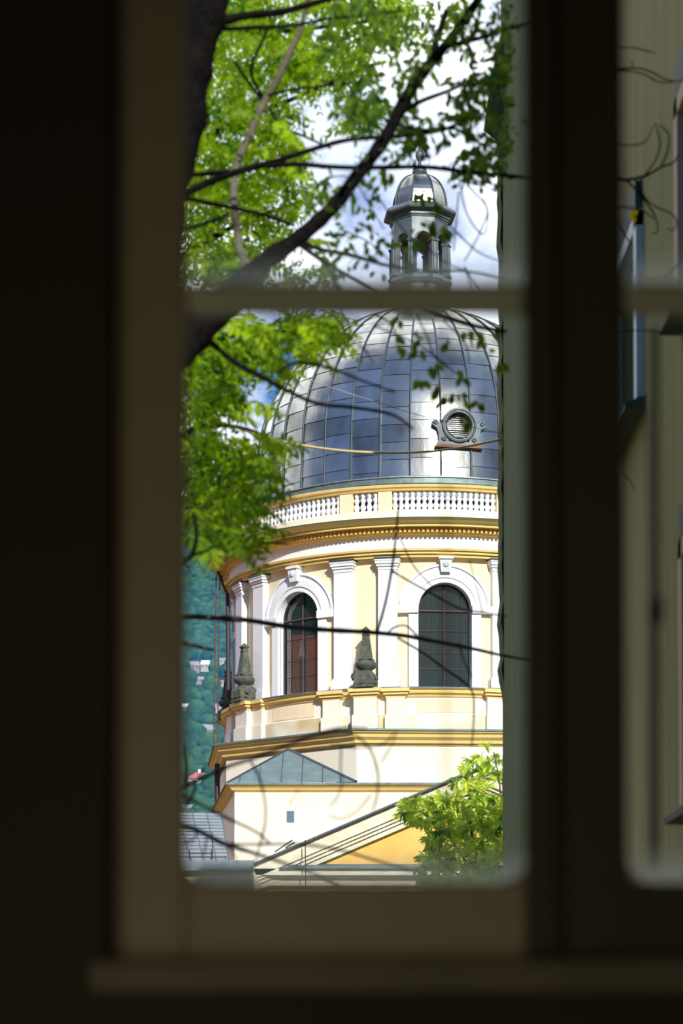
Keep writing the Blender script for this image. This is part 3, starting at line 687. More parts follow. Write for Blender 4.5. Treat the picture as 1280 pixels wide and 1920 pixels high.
b.face([CL(el), CL(er), CL(apx)]); b.face([CL(el), CL(apx), CL(bk)]); b.face([CL(er), CL((er.x, 64, er.z)), CL(apx)])
hr = part(b, 'hipped_roof', M['copper'])
b = MB()
for f in (.1, .25, .42, .58, .74, .88):
    p = el.lerp(er, f); q = Vector((p.x, 0, 0)); fa = (p.x-el.x)/(apx.x-el.x) if p.x < apx.x else (er.x-p.x)/(er.x-apx.x)
    top = p.lerp(Vector((p.x, apx.y, apx.z)), fa); b.tube([CL(p), CL(top)], .016, 5)
b.tube([CL(el), CL(apx)], .035, 6); b.tube([CL(apx), CL(er)], .05, 6)
part(b, 'roof_seam', M['leadline'], hr)
vp = at(544.5, 1531, PY+.19); b = MB(); vx, vz = .105, .155
vl = CL(vp)
b.box(vl.x-vx, vl.x+vx, vl.y-.01, vl.y+.02, vl.z-vz, vl.z+vz)
vo = part(b, 'vent_grille', M['housewall']); b = MB()
for i in range(6):
    z = vl.z-vz+.03+i*.05; b.hexa([(vl.x-vx+.012, vl.y-.03, z-.012), (vl.x+vx-.012, vl.y-.03, z-.012), (vl.x+vx-.012, vl.y-.012, z+.01), (vl.x-vx+.012, vl.y-.012, z+.01), (vl.x-vx+.012, vl.y-.03, z+.005), (vl.x+vx-.012, vl.y-.03, z+.005), (vl.x+vx-.012, vl.y-.012, z+.024), (vl.x-vx+.012, vl.y-.012, z+.024)])
part(b, 'louvre', M['vent'], vo)
# --- downpipes and guide rails on the left flank
b = MB(); b.tube([CL(at(*q)) for q in ((404, 1055, 70), (412, 1080, 70), (418, 1103, 69), (426, 1116, 68.6), (427, 1140, 68.6), (428, 1312, 68.6))], .07, 8); part(b, 'downpipe', M['ironpipe'])
b = MB(); b.tube([CL(at(*q)) for q in ((407, 1432, 68.3), (407, 1524, 68.3))], .085, 8); part(b, 'downpipe', M['ironpipe'])
for q0, q1 in (((405, 1078, 68.5), (400.5, 1394, 68.5)), ((412, 1085, 68.4), (407.5, 1393, 68.4))):
    b = MB(); b.tube([CL(at(*q0)), CL(at(*q1))], .02, 6); part(b, 'ladder_rail', M['bar'])
for y in (1130, 1175, 1220, 1270, 1322, 1375):
    b = MB(); x = 404-4.5*(y-1078)/316; b.tube([CL(at(x, y, 68.5)), CL(at(x+8, y, 68.4))], .01, 5); part(b, 'ladder_rung', M['bar'])

# ------------------------------------------------------------------ gabled building in front
GY = 50.0
ga = at(897, 1442, GY); gl_ = at(462, 1628, GY)
gab = empty('gabled_building', (ga.x, GY, 0), 'cream building with ochre pediment in front of the church', 'building')
GL = lambda p: Vector(p)-gab.location
d = (ga-gl_); slope = d.z/d.x
def rk(off, zoff, x): return ga.z+zoff-abs(x-ga.x)*slope
xl, xr = gl_.x, 2*ga.x-gl_.x
def rake(b, z0, z1, y0, y1):    # a raking strip, between offsets below the rake line
    for s in (-1, 1):
        xe = xl if s < 0 else xr
        pts = [(xe, rk(0, -z0, xe)), (ga.x, rk(0, -z0, ga.x)), (ga.x, rk(0, -z1, ga.x)), (xe, rk(0, -z1, xe))]
        b.hexa([GL((x, y, z)) for y in (y0, y1) for x, z in pts])
b = MB(); rake(b, .05, .34, GY-.5, GY); part(b, 'raking_cornice', M['weathered'], gab)
b = MB(); rake(b, .34, .42, GY-.44, GY); rake(b, .42, .50, GY-.38, GY); rake(b, .50, .62, GY-.32, GY); part(b, 'raking_moulding', M['weathered'], gab)
b = MB(); rake(b, -.0, .045, GY-.62, GY+.3); part(b, 'rake_flashing', M['leadline'], gab)
zg = at(640, 1620, GY).z
b = MB(); b.face([GL(p) for p in ((xl+.3, GY-.2, zg-.3), (xr-.3, GY-.2, zg-.3), (ga.x, GY-.2, ga.z-.3))]); part(b, 'tympanum', M['ochre'], gab)
b = MB()
b.box(xl-.1-ga.x, xr+.1-ga.x, -.5, 0, zg-.28, zg-.14); b.box(xl+.0-ga.x, xr-ga.x, -.3, 0, zg-.5, zg-.28); b.box(xl+.1-ga.x, xr-.1-ga.x, -.15, 0, zg-.9, zg-.5)
part(b, 'cornice', M['weathered'], gab)
b = MB(); b.hexa([(at(525, 1625, GY).x-ga.x, -.6, zg-.14), (xr+.1-ga.x, -.6, zg-.14), (xr+.1-ga.x, 0, zg-.13), (at(525, 1625, GY).x-ga.x, 0, zg-.13), (at(540, 1625, GY).x-ga.x, -.55, zg-.09), (xr-ga.x, -.55, zg-.09), (xr-ga.x, 0, zg+.03), (at(560, 1625, GY).x-ga.x, 0, zg+.03)])
part(b, 'cornice_flashing', M['copper'], gab)
b = MB(); b.box(xl+.2-ga.x, xr-.2-ga.x, 0, 8, 0, zg-.2); part(b, 'wall', M['pale'], gab)
b = MB()
for s in (-1, 1):
    xe = xl if s < 0 else xr
    b.hexa([GL(p) for p in ((xe, GY-.3, rk(0, -.03, xe)), (ga.x, GY-.3, rk(0, -.03, ga.x)), (ga.x, GY+8, rk(0, -.03, ga.x)), (xe, GY+8, rk(0, -.03, xe)), (xe, GY-.3, rk(0, 0, xe)), (ga.x, GY-.3, rk(0, 0, ga.x)), (ga.x, GY+8, rk(0, 0, ga.x)), (xe, GY+8, rk(0, 0, xe)))])
part(b, 'roof', M['copper'], gab)
b = MB(); b.tube([GL(at(572, 1575, GY-.8)), GL(at(573, 1700, GY-.8))], .012, 5); part(b, 'lightning_rod', M['ironpipe'], gab)
# loose roofing strip lifting off the rake
b = MB()
for q in (((515, 1597), (548, 1575)), ((522, 1600), (545, 1588)), ((535, 1590), (552, 1579))): b.tube([GL(at(*q[0], GY-.3)), GL(at(*q[1], GY-.2))], .018, 5)
part(b, 'loose_flashing', M['leadline'], gab)

# ------------------------------------------------------------------ low metal-roofed building, bottom left
mr = empty('metal_roofed_building', (at(380, 1600, 46).x, 46, 0), 'low building with grey sheet metal roof beside the church', 'building')
ML = lambda p: Vector(p)-mr.location
r0, r1 = at(240, 1614, 46), at(429, 1614, 46); r2_, r3 = at(414, 1525, 54), at(200, 1521, 54)
b = MB(); b.hexa([ML(p) for p in (r0-Vector((0, 0, .06)), r1-Vector((0, 0, .06)), r2_-Vector((0, 0, .06)), r3-Vector((0, 0, .06)), r0, r1, r2_, r3)])
ro = part(b, 'roof', M['roofmetal'], mr); b = MB()
for i in range(9):
    f = i/8; b.tube([ML(r0.lerp(r1, f)), ML(r3.lerp(r2_, f))], .018, 5)
for i in range(1, 14):
    f = i/14; b.tube([ML(r0.lerp(r3, f)), ML(r1.lerp(r2_, f))], .012, 5)
part(b, 'roof_seam', M['leadline'], ro)
b = MB(); g0 = at(200, 1614, 45.8); g1 = at(475, 1614, 45.8)
b.hexa([ML(p) for p in (g0-Vector((0, 0, .2)), g1-Vector((0, 0, .2)), g1+Vector((0, .5, -.2)), g0+Vector((0, .5, -.2)), g0, g1, g1+Vector((0, .5, .05)), g0+Vector((0, .5, .05)))])
part(b, 'gutter', M['roofmetal'], mr)
b = MB(); gg = ML(g0); g2 = ML(g1); b.box(gg.x, g2.x, .0, 3.3, 0, g0.z-.19); part(b, 'wall', M['pale'], mr)
rl = lambda px, py: ML(at(px, py, 46.2))
for px in (355, 396, 423):
    b = MB(); b.tube([rl(px, 1594 if px != 423 else 1606), rl(px, 1622)], .012, 5); part(b, 'snow_guard_post', M['ironpipe'], mr)
b = MB(); b.tube([rl(398, 1560), rl(398, 1650)], .010, 5); part(b, 'lightning_rod', M['ironpipe'], mr)
for (a, c, y) in ((355, 396, 1600), (300, 423, 1607), (300, 396, 1615), (300, 423, 1621)):
    b = MB(); b.tube([rl(a, y), rl(c, y)], .012, 5); part(b, 'snow_guard_rail', M['ironpipe'], mr)

# ------------------------------------------------------------------ brick building mirrored in the church window
bb = empty('brick_building', (-36, 66, 0), 'tall brick building with white spire, mirrored in the left church window', 'building')
b = MB(); b.box(-6, 6, -38, 34, 0, 18.6); part(b, 'wall', M['brick'], bb)
b = MB()
for sx in (-1, 1):
    b.face([(6.5*sx, -38.5, 18.6), (6.5*sx, 34.5, 18.6), (0, 34.5, 23.2), (0, -38.5, 23.2)])
b.grid([[(6.5-6.5*i/14+.04, -38.5, 18.6+4.6*i/14+.06), (6.5-6.5*i/14+.04, 34.5, 18.6+4.6*i/14+.06)] for i in range(15)], False, False)
part(b, 'roof', M['brick'], bb)
gp = at(560, 1260, CD-RG*math.cos(TH-PI/4)); gn = Vector((math.sin(TH-PI/4), -math.cos(TH-PI/4), 0)); gd = (gp-Vector((0, 0, E))).normalized(); rr_ = gd-2*gd.dot(gn)*gn
sp = gp+rr_*((-29.0-gp.x)/rr_.x); zt_ = sp.z
b = MB(); b.lathe([(.13, 0), (.13, zt_+.6), (.17, zt_+.62), (.16, zt_+.7), (.1, zt_+.75), (0, zt_+1.6)], (sp.x+36, sp.y-66, 0), 8); part(b, 'spire', M['white'], bb)

# ------------------------------------------------------------------ ground, hills, haze, far houses
b = MB(); b.face([(-400, -400, 0), (400, -400, 0), (400, 700, 0), (-400, 700, 0)]); b.build('ground', M['ground'], label='ground between the buildings', **st)
def hh_(x, y):
    r = math.hypot(x, y); f = np.interp(r, [250, 600, 900, 1500, 2100, 2600, 3200], [-6, 20, 84, 243, 430, 600, 380])
    th = math.atan2(x, y); wob = 1+.10*mn.noise(Vector((th*2.2, 1.7, 0)))*(abs(th) > .5)
    return E+f*wob+f*.05*mn.noise(Vector((x*.004, y*.004, 0)))
b = MB(); rows = []
for r in [250, 400, 600, 750, 900, 1050, 1200, 1350, 1500, 1700, 1900, 2100, 2350, 2600, 2900, 3200]:
    rows.append([(r*math.sin(2*PI*i/120), r*math.cos(2*PI*i/120), hh_(r*math.sin(2*PI*i/120), r*math.cos(2*PI*i/120))) for i in range(120)])
b.grid(rows, True, True); b.build('hills', M['forest'], label='wooded hillsides around the town', **st)
def icob(c, r, h, seed, nn=7):
    rows = []
    for i in range(nn):
        ph = -PI/2+PI*i/(nn-1)
        rows.append([Vector((c[0]+r*math.cos(ph)*math.cos(a)*(1+.35*mn.noise(Vector((a, ph*2, seed)))), c[1]+r*math.cos(ph)*math.sin(a)*(1+.3*mn.noise(Vector((a, ph*2, seed+9)))), c[2]+h*.5+h*.6*math.sin(ph)*(1+.2*mn.noise(Vector((a*2, ph, seed)))))) for a in [2*PI*j/9 for j in range(9)]])
    return rows
def hillpt(px, py):
    lo, hi = 500, 2700
    # march along the ray to the hillside
    Y = 500
    while Y < 2650:
        p = at(px, py, Y)
        if p.z < hh_(p.x, p.y): return Vector((p.x, p.y, hh_(p.x, p.y)))
        Y += 8
    return at(px, py, 2600)
HS = [(364, 1259, 17), (385, 1256, 15), (372, 1283, 18), (419, 1247, 14), (418, 1288, 20), (357, 1338, 30), (412, 1343, 18), (384, 1384, 30), (374, 1478, 46), (352, 1526, 24)]
b = MB()
for i in range(2600):
    px = random.uniform(318, 450); py = random.uniform(930, 1560) if i > 150 else random.uniform(905, 1000)
    p = hillpt(px, py)
    if any(abs(px-hx) < hw_*.8 and -9 < py-hy+10 < 26 for hx, hy, hw_ in HS): continue
    s_ = random.uniform(2.2, 4.6); rnd = random.random()
    b.grid(icob((p.x, p.y, p.z-1), s_, s_*1.5, i), True, True, max(.02, rnd))
b.build('forest', M['forest'], label='dense forest covering the hillside left of the church', category='forest', kind='stuff')
# a few free-standing trees among the houses
treeinfo = [(352, 1290, 'round green tree on the hillside beneath the mauve house'), (396, 1305, 'broad tree on the hillside below the pink-roofed house'),
            (365, 1400, 'tree on the hillside above the red-roofed house'), (392, 1420, 'dark tree on the hillside just right above the red roof'),
            (400, 1500, 'bushy tree beside the red-roofed house near the church wall'), (368, 1352, 'tree just above the grey-roofed white house')]
for i, (px, py, lb) in enumerate(treeinfo):
    p = hillpt(px, py); r = empty('hillside_tree', p, lb, 'tree', 'free-standing trees between the hill houses')
    b = MB(); b.grid(icob((0, 0, 2), 6, 9, 100+i, 11), True, True, .6+.4*random.random()); b.build('crown', M['forest'], r)
    b = MB(); b.tube([(0, 0, -2), (0, 0, 5)], .4, 6); b.build('trunk', M['bark'], r)
def house(px, py, wpx, hpx, roof, wall, lb, rot=0, hip=False):
    p = hillpt(px, py); k = p.y/F; w_, h_ = wpx*k, hpx*k
    r = empty('hill_house', p, lb, 'house', 'houses on the far hillside'); r.rotation_euler.z = rot
    hw2 = w_/2; zw = h_*.5; dp = w_*.4
    b = MB(); b.box(-hw2, hw2, -dp, dp, -3, zw); b.build('wall', M[wall], r)
    b = MB(); o = w_*.06; ri = hw2*.35 if hip else 0
    if hip:
        c = [(-hw2-o, -dp-o, zw), (hw2+o, -dp-o, zw), (hw2+o, dp+o, zw), (-hw2-o, dp+o, zw)]; t = [(-ri, 0, h_), (ri, 0, h_)]
        b.face([c[0], c[1], t[1], t[0]]); b.face([c[2], c[3], t[0], t[1]]); b.face([c[1], c[2], t[1]]); b.face([c[3], c[0], t[0]])
    else:
        b.face([(-hw2-o, -dp-o, zw), (hw2+o, -dp-o, zw), (hw2+o, 0, h_), (-hw2-o, 0, h_)]); b.face([(hw2+o, dp+o, zw), (-hw2-o, dp+o, zw), (-hw2-o, 0, h_), (hw2+o, 0, h_)])
        for s in (-1, 1): b.face([(s*hw2, -dp, zw), (s*hw2, dp, zw), (s*hw2, 0, h_)])
    b.build('roof', M[roof], r)
    for s in (-.25, .25):
        b = MB(); b.box(w_*s-w_*.07, w_*s+w_*.07, -dp-.06, -dp+.05, zw*.35, zw*.8); b.build('window', M['dimglass'], r)
    if hip and wpx > 30:
        b = MB(); b.box(-.6, .6, -.6, .6, h_-1, h_+1.4); b.build('chimney', M['whiteroof'], r)
house(364, 1259, 17, 18, 'greyroof', 'housepink', 'small mauve house high on the hillside', .3)
house(385, 1256, 15, 17, 'whiteroof', 'housewall', 'small white gabled house beside the mauve one', -.2)
house(372, 1283, 18, 13, 'greyroof', 'housepink', 'low pinkish house just below the mauve house', .2)
house(419, 1247, 14, 13, 'greyroof', 'housewall', 'tiny grey house next to the ladder, highest of the group', 0)
house(418, 1288, 20, 12, 'redroof', 'housewall', 'long house with faded red roof beside the ladder rails', 0)
house(357, 1338, 30, 16, 'whiteroof', 'housepink', 'dark house under a bright white sheet roof', .1)
house(412, 1343, 18, 20, 'greyroof', 'housewall', 'grey house half hidden behind the ladder rails', .2)
house(384, 1384, 30, 24, 'greyroof', 'housewall', 'white house with pale grey roof in the middle of the slope', .5)
house(374, 1478, 46, 27, 'redroof', 'housewall', 'nearest hill house, white under a hipped red roof', .1, True)
house(352, 1526, 24, 16, 'greyroof', 'housewall', 'blue-grey house just above the metal roof', 0)
# air haze filling the valley
hz = bpy.data.materials.new('valley_haze'); hz.use_nodes = True; t = hz.node_tree; t.nodes.clear()
vo_ = t.nodes.new('ShaderNodeOutputMaterial'); vs = t.nodes.new('ShaderNodeVolumeScatter'); vs.inputs['Color'].default_value = (.10, .40, .78, 1); vs.inputs['Density'].default_value = .00042
t.links.new(vs.outputs[0], vo_.inputs['Volume'])
b = MB(); hp = [(250, 3), (2640, 3), (2640, E+2640*.222)]
b.face([(-700, y, z) for y, z in hp]); b.face([(700, y, z) for y, z in reversed(hp)])
for i in range(3): (ya, za), (yb, zb_) = hp[i], hp[(i+1) % 3]; b.face([(700, ya, za), (700, yb, zb_), (-700, yb, zb_), (-700, ya, za)])
hzo = b.build('haze', hz, label='bluish air haze over the wooded valley', category='haze', kind='stuff')

import bmesh
bm_ = bmesh.new(); bm_.from_mesh(hzo.data); bmesh.ops.remove_doubles(bm_, verts=bm_.verts, dist=.01); bmesh.ops.recalc_face_normals(bm_, faces=bm_.faces); bm_.to_mesh(hzo.data); bm_.free()

# ------------------------------------------------------------------ foliage builder
def leafshape(n=5):
    # half widths along the length for an ovate leaflet
    return np.array([[0, 0], [.12, .55], [.38, 1], [.7, .75], [1, 0]])
class Fol:
    def __init__(s): s.V = []; s.Fc = []; s.R = []; s.n = 0
    def leaves(s, base, dirv, nrm, length, width, rnd):
        # arrays: (k,3) base, unit dir, unit normal
        k = len(base); side = np.cross(dirv, nrm); side /= np.linalg.norm(side, axis=1)[:, None]+1e-9
        up = np.cross(side, dirv)
        Lh = length[:, None]; W = width[:, None]
        droop = -.18
        pts = [base, base+dirv*Lh*.25+side*W*.75+up*W*.25, base+dirv*Lh*.6+side*W+up*(W*.25+droop*Lh*.3), base+dirv*Lh+up*droop*Lh,
               base+dirv*Lh*.6-side*W+up*(W*.25+droop*Lh*.3), base+dirv*Lh*.25-side*W*.75+up*W*.25, base+dirv*Lh*.5+up*droop*.15*Lh]
        P = np.stack(pts, 1).reshape(-1, 3)
        f0 = np.array([[0, 1, 2, 6], [6, 2, 3, 3], [6, 3, 4, 4], [0, 6, 4, 5]])
        idx = s.n+np.arange(k)*7
        for f in ((0, 1, 2, 6), (6, 2, 3), (6, 3, 4), (0, 6, 4, 5)):
            a = idx[:, None]+np.array(f)[None]; s.Fc += [tuple(x) for x in a.tolist()]
        s.V.append(P); s.R.append(np.repeat(np.clip(rnd, .01, 1), 7)); s.n += 7*k
    def compound(s, p, d, L_len, npair, ll, lw, rnd, droop=.35):
        # p base, d direction ; a drooping rachis with paired leaflets
        d = np.array(d, float); d /= np.linalg.norm(d); up = np.array([0, 0, 1.0]); side = np.cross(d, up); side /= np.linalg.norm(side)+1e-9
        nn = np.cross(side, d); roll = rng.normal(0, .5); side, nn = side*math.cos(roll)+nn*math.sin(roll), nn*math.cos(roll)-side*math.sin(roll)
        t = np.repeat(np.linspace(.12, .97, npair), 2); sg = np.tile([1, -1], npair)[:, None]
        base = p+d*(t*L_len)[:, None]; base[:, 2] -= droop*L_len*t**2
        dl_ = d[None]*.45+side[None]*sg*.85+rng.normal(0, .16, (len(t), 3)); dl_[:, 2] -= .35*rng.random(len(t))+.1
        dl_ /= np.linalg.norm(dl_, axis=1)[:, None]
        nr = nn[None]+rng.normal(0, .28, (len(t), 3)); nr /= np.linalg.norm(nr, axis=1)[:, None]
        size = np.sin(np.clip(t*.85+.25, 0, 1)*PI)**.5*.9+.2
        s.leaves(base, dl_, nr, ll*size*rng.uniform(.85, 1.15, len(t)), lw*size, np.clip(rnd+rng.normal(0, .08, len(t)), .01, 1))
    def build(s, name, m, parent, **k):
        V = np.concatenate(s.V)-np.array(parent.location); me = bpy.data.meshes.new(name); me.from_pydata(V.tolist(), [], s.Fc); me.materials.append(m)
        a = me.attributes.new('rnd', 'FLOAT', 'POINT'); a.data.foreach_set('value', np.concatenate(s.R))
        o = bpy.data.objects.new(name, me); col.objects.link(o); o.parent = parent
        for q, v in k.items(): o[q] = v
        return o
def P3(px, py, Y): return np.array(at(px, py, Y))
# ------------------------------------------------------------------ near tree: leaning trunk, dark limbs
def branch(root, pts, name, m, n=5, seg=8, knob=0):
    """pts: (px, py, Y, radius_px)"""
    P = spline([at(a, b_, c) for a, b_, c, r in pts], n); R = np.interp(np.linspace(0, len(pts)-1, len(P)), range(len(pts)), [r*c/F for a, b_, c, r in pts])
    P = [p+Vector((mn.noise(p*3.1), 0, mn.noise(p*3.1+Vector((5, 5, 5)))))*float(R[i])*.5 for i, p in enumerate(P)]
    if knob: R = [r*(1+knob*max(0, mn.noise(P[i]*14))) for i, r in enumerate(R)]
    b = MB(); b.tube([p-root.location for p in P], [float(r) for r in R], seg); return b.build(name, m, root)
TA = empty('leaning_tree', (at(60, 1927, 10.5).x, 10.5, 0), 'dark leaning tree with a long diagonal limb across the upper pane', 'tree')
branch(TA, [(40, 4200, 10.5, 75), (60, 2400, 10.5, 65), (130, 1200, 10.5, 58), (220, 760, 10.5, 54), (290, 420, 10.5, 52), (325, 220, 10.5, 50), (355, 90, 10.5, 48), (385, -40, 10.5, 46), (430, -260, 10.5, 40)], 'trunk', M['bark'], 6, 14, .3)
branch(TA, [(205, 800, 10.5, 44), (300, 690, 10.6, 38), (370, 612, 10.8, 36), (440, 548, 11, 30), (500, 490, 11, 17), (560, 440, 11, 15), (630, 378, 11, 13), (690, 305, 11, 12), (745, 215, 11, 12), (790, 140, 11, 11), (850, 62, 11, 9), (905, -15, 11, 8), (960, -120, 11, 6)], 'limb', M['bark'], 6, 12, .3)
branch(TA, [(455, 548, 11, 20), (458, 500, 11.3, 9), (446, 450, 12, 8), (438, 380, 12, 7.5), (441, 320, 12.5, 7), (462, 265, 12.8, 7), (490, 200, 13, 7), (520, 145, 13, 7), (545, 90, 13, 6.5), (562, 55, 13, 5), (580, -10, 13, 4)], 'limb', M['palebark'], 6, 8, .3)
br = [
 [(300, 400, 10.5, 8), (360, 356, 11, 7), (440, 325, 11, 7), (520, 303, 11, 6), (600, 276, 11, 5), (660, 262, 11, 4.5), (750, 255, 11, 4), (830, 243, 11, 3.5), (890, 215, 11, 3)],
 [(310, 330, 10.5, 5), (360, 328, 11, 5), (430, 322, 11, 5)],
 [(500, 312, 11, 5.5), (560, 309, 11, 5), (660, 315, 11, 4.5), (780, 312, 11, 4.5), (860, 320, 11, 4.5), (945, 329, 11, 4), (1010, 335, 11, 3)],
 [(300, 370, 10.5, 6), (360, 374, 11, 5), (430, 388, 11, 4.5), (500, 404, 11, 4), (550, 422, 11, 3.5)],
 [(562, 452, 11, 5), (600, 468, 11, 4.5), (660, 478, 11, 4), (730, 498, 11, 3.2), (800, 508, 11, 2.5), (870, 508, 11.2, 2.2), (945, 522, 11.4, 2)],
 [(555, 455, 11, 5), (590, 480, 11, 4.5), (625, 502, 11, 4), (680, 530, 11, 3.2), (730, 556, 11, 2.5), (800, 585, 11, 3.5), (850, 600, 11, 4), (900, 614, 11, 4), (950, 622, 11, 3)],
 [(355, 70, 10.5, 16), (410, 42, 10.8, 11), (450, 30, 11, 8), (520, 22, 11, 7), (580, 8, 11, 6), (650, -10, 11, 4)],
 [(400, 55, 10.8, 5), (460, 52, 11, 4), (550, 46, 11, 3.5), (620, 34, 11, 3.2), (700, 26, 11, 3), (760, 20, 11, 2)],
 [(815, 95, 11, 6), (860, 80, 11, 5), (900, 70, 11, 4.5), (942, 56, 11, 4), (1000, 40, 11, 3)],
 [(748, 212, 11, 5), (790, 190, 11, 4.5), (830, 175, 11, 4), (868, 161, 11, 3.5), (910, 158, 11, 3), (950, 163, 11, 2.5)],
 [(868, 162, 11, 3), (874, 185, 11, 2.6), (885, 205, 11, 2.2), (905, 215, 11, 2), (915, 240, 11, 2), (930, 270, 11, 2)],
 [(720, 225, 11, 4), (770, 240, 11, 3.5), (800, 243, 11, 3.2), (850, 240, 11, 3), (885, 262, 11, 2.5), (935, 280, 11, 2)],
 [(838, 20, 11.5, 6), (820, 70, 11.5, 6), (810, 100, 11.5, 6), (795, 140, 11.5, 5)],
 [(500, 60, 12.5, 3), (470, 130, 12.5, 3), (490, 180, 12.8, 3)], [(505, 205, 13, 3), (530, 240, 12.8, 3), (570, 255, 12.6, 2.6), (620, 278, 12.4, 2)],
 [(440, 115, 13, 3), (470, 160, 13, 3), (492, 190, 13, 3)], [(500, 180, 13, 2.6), (545, 168, 13, 2.3), (600, 162, 13, 2), (660, 155, 13, 2)],
 [(352, 280, 11, 4), (375, 250, 11, 3), (395, 225, 11, 2)], [(350, 430, 11, 4), (395, 415, 11, 3), (430, 400, 11, 2.5)],
 [(335, 600, 11, 9), (385, 635, 11, 6), (440, 680, 11, 5), (500, 712, 11, 4.5), (545, 735, 11, 4.2), (600, 758, 11, 4), (660, 765, 11, 3.6), (735, 778, 11, 3), (775, 805, 11, 2)],
 [(520, 700, 11, 3), (555, 680, 11, 3), (620, 690, 11, 2.5), (680, 715, 11, 2.2), (740, 735, 11, 2)],
 [(340, 1060, 11, 5), (360, 1040, 11, 4.5), (368, 1000, 11, 4), (362, 960, 11, 3)], [(345, 1050, 11, 3), (380, 1035, 11, 2.4), (410, 1020, 11, 2)],
]
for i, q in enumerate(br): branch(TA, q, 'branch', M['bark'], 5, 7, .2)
# fine twigs against the sky, lower right of the upper pane
tw = [[(860, 335), (875, 400), (905, 440), (915, 400), (905, 370)], [(880, 350), (910, 385), (912, 410)], [(912, 405), (895, 445), (870, 490)], [(870, 500), (890, 530), (925, 565)],
      [(870, 500), (885, 540), (892, 565)], [(840, 420), (870, 450), (900, 475), (945, 492)], [(800, 465), (840, 495), (875, 508)], [(850, 325), (900, 340), (945, 352)], [(830, 310), (890, 340), (930, 360)],
      [(800, 395), (850, 430), (885, 465)], [(660, 330), (690, 380), (720, 430)], [(690, 340), (730, 400), (790, 470)], [(640, 430), (700, 460), (770, 530)], [(600, 340), (640, 330), (690, 345)],
      [(500, 330), (560, 350), (610, 380)], [(620, 590), (640, 610), (660, 640), (690, 660)], [(700, 590), (735, 610), (745, 650)], [(780, 590), (800, 630), (815, 670), (840, 690)], [(830, 600), (870, 640), (880, 680)], [(600, 500), (625, 560), (660, 620), (700, 680)],
      [(925, 60), (905, 120), (930, 160)], [(880, 160), (878, 195), (888, 212)], [(930, 240), (938, 290)], [(700, 610), (790, 650), (880, 720)], [(860, 360), (850, 470)]]
for q in tw: branch(TA, [(x, y, 11.6, 1.6-.5*i/len(q)) for i, (x, y) in enumerate(q)], 'twig', M['twig'], 4, 5)
# leaves of the near tree: small dark ovate leaves on the right, explicit ones over the dome
fol = Fol()
def scatter(fol, polys, count, Yr, mode, ll, lw, bright, ratio=.4):
    """polys: list of (x0,y0,x1,y1,weight) boxes"""
    w_ = np.array([(p[2]-p[0])*(p[3]-p[1])*p[4] for p in polys], float); w_ /= w_.sum()
    ch = rng.choice(len(polys), count, p=w_)
    for i in ch:
        x0, y0, x1, y1, _ = polys[i]; px, py = rng.uniform(x0, x1), rng.uniform(y0, y1)
        # clump the cover so that bright gaps stay open
        if mn.noise(Vector((px/42, py/42, 2.3)))+.6*mn.noise(Vector((px/17, py/17, 7))) < bright[2]: continue
        Y = rng.uniform(*Yr); rnd = float(np.clip(rng.normal(bright[0], bright[1]), .01, 1)); p = P3(px, py, Y)
        if mode == 'c':
            a = rng.uniform(0, 2*PI); d = np.array([math.cos(a), math.sin(a)*.7, rng.uniform(-.5, .15)])
            fol.compound(p, d, ll*rng.uniform(2.4, 3.6), int(rng.integers(4, 7)), ll, lw, rnd, .45)
        else:
            k = int(rng.integers(2, 5)); d = rng.normal(0, 1, (k, 3)); d[:, 2] -= .9; d /= np.linalg.norm(d, axis=1)[:, None]
            nr = rng.normal(0, 1, (k, 3)); nr[:, 1] -= .8; nr /= np.linalg.norm(nr, axis=1)[:, None]
            fol.leaves(p+rng.normal(0, ll*.6, (k, 3)), d, nr, ll*rng.uniform(.7, 1.2, k), np.full(k, lw), np.full(k, rnd))
R_right = [(740, 90, 950, 230, 1.2), (860, 230, 945, 330, 1.2), (640, 130, 780, 260, .9), (600, 0, 950, 90, .8), (720, 230, 860, 290, .8), (560, 290, 700, 420, .25), (600, 420, 790, 520, .22), (870, 120, 945, 200, 1.5)]
scatter(fol, R_right, 1250, (10.4, 12.6), 'l', .06, .0145, (.45, .3, -.05))
spot = [(748, 607), (752, 640), (756, 655), (778, 632), (778, 665), (790, 668), (793, 640), (838, 645), (877, 635), (880, 628), (893, 632), (918, 650), (808, 690), (812, 700), (790, 717), (787, 722), (820, 733), (818, 738), (863, 700), (868, 712), (852, 742), (860, 745), (874, 742), (835, 748), (829, 755), (895, 762), (902, 760), (872, 798), (876, 790), (880, 800), (836, 652), (936, 690), (930, 620), (905, 640), (945, 690),
        (725, 335), (730, 340), (722, 328), (735, 330), (770, 330), (800, 365), (805, 372), (790, 372), (778, 368), (820, 385), (825, 388), (815, 432), (828, 430), (832, 445), (838, 436), (805, 428), (812, 425), (790, 265), (785, 255), (793, 275), (782, 262)]
for px, py in spot:
    k = 2; d = rng.normal(0, .5, (k, 3)); d[:, 2] -= 1; d /= np.linalg.norm(d, axis=1)[:, None]; nr = rng.normal(0, .5, (k, 3)); nr[:, 1] -= 1; nr /= np.linalg.norm(nr, axis=1)[:, None]
    fol.leaves(P3(px, py-6, 11.3)+rng.normal(0, .01, (k, 3)), d, nr, rng.uniform(.05, .075, k), np.full(k, .017), np.full(k, .9))
fol.build('foliage', M['leafB'], TA)
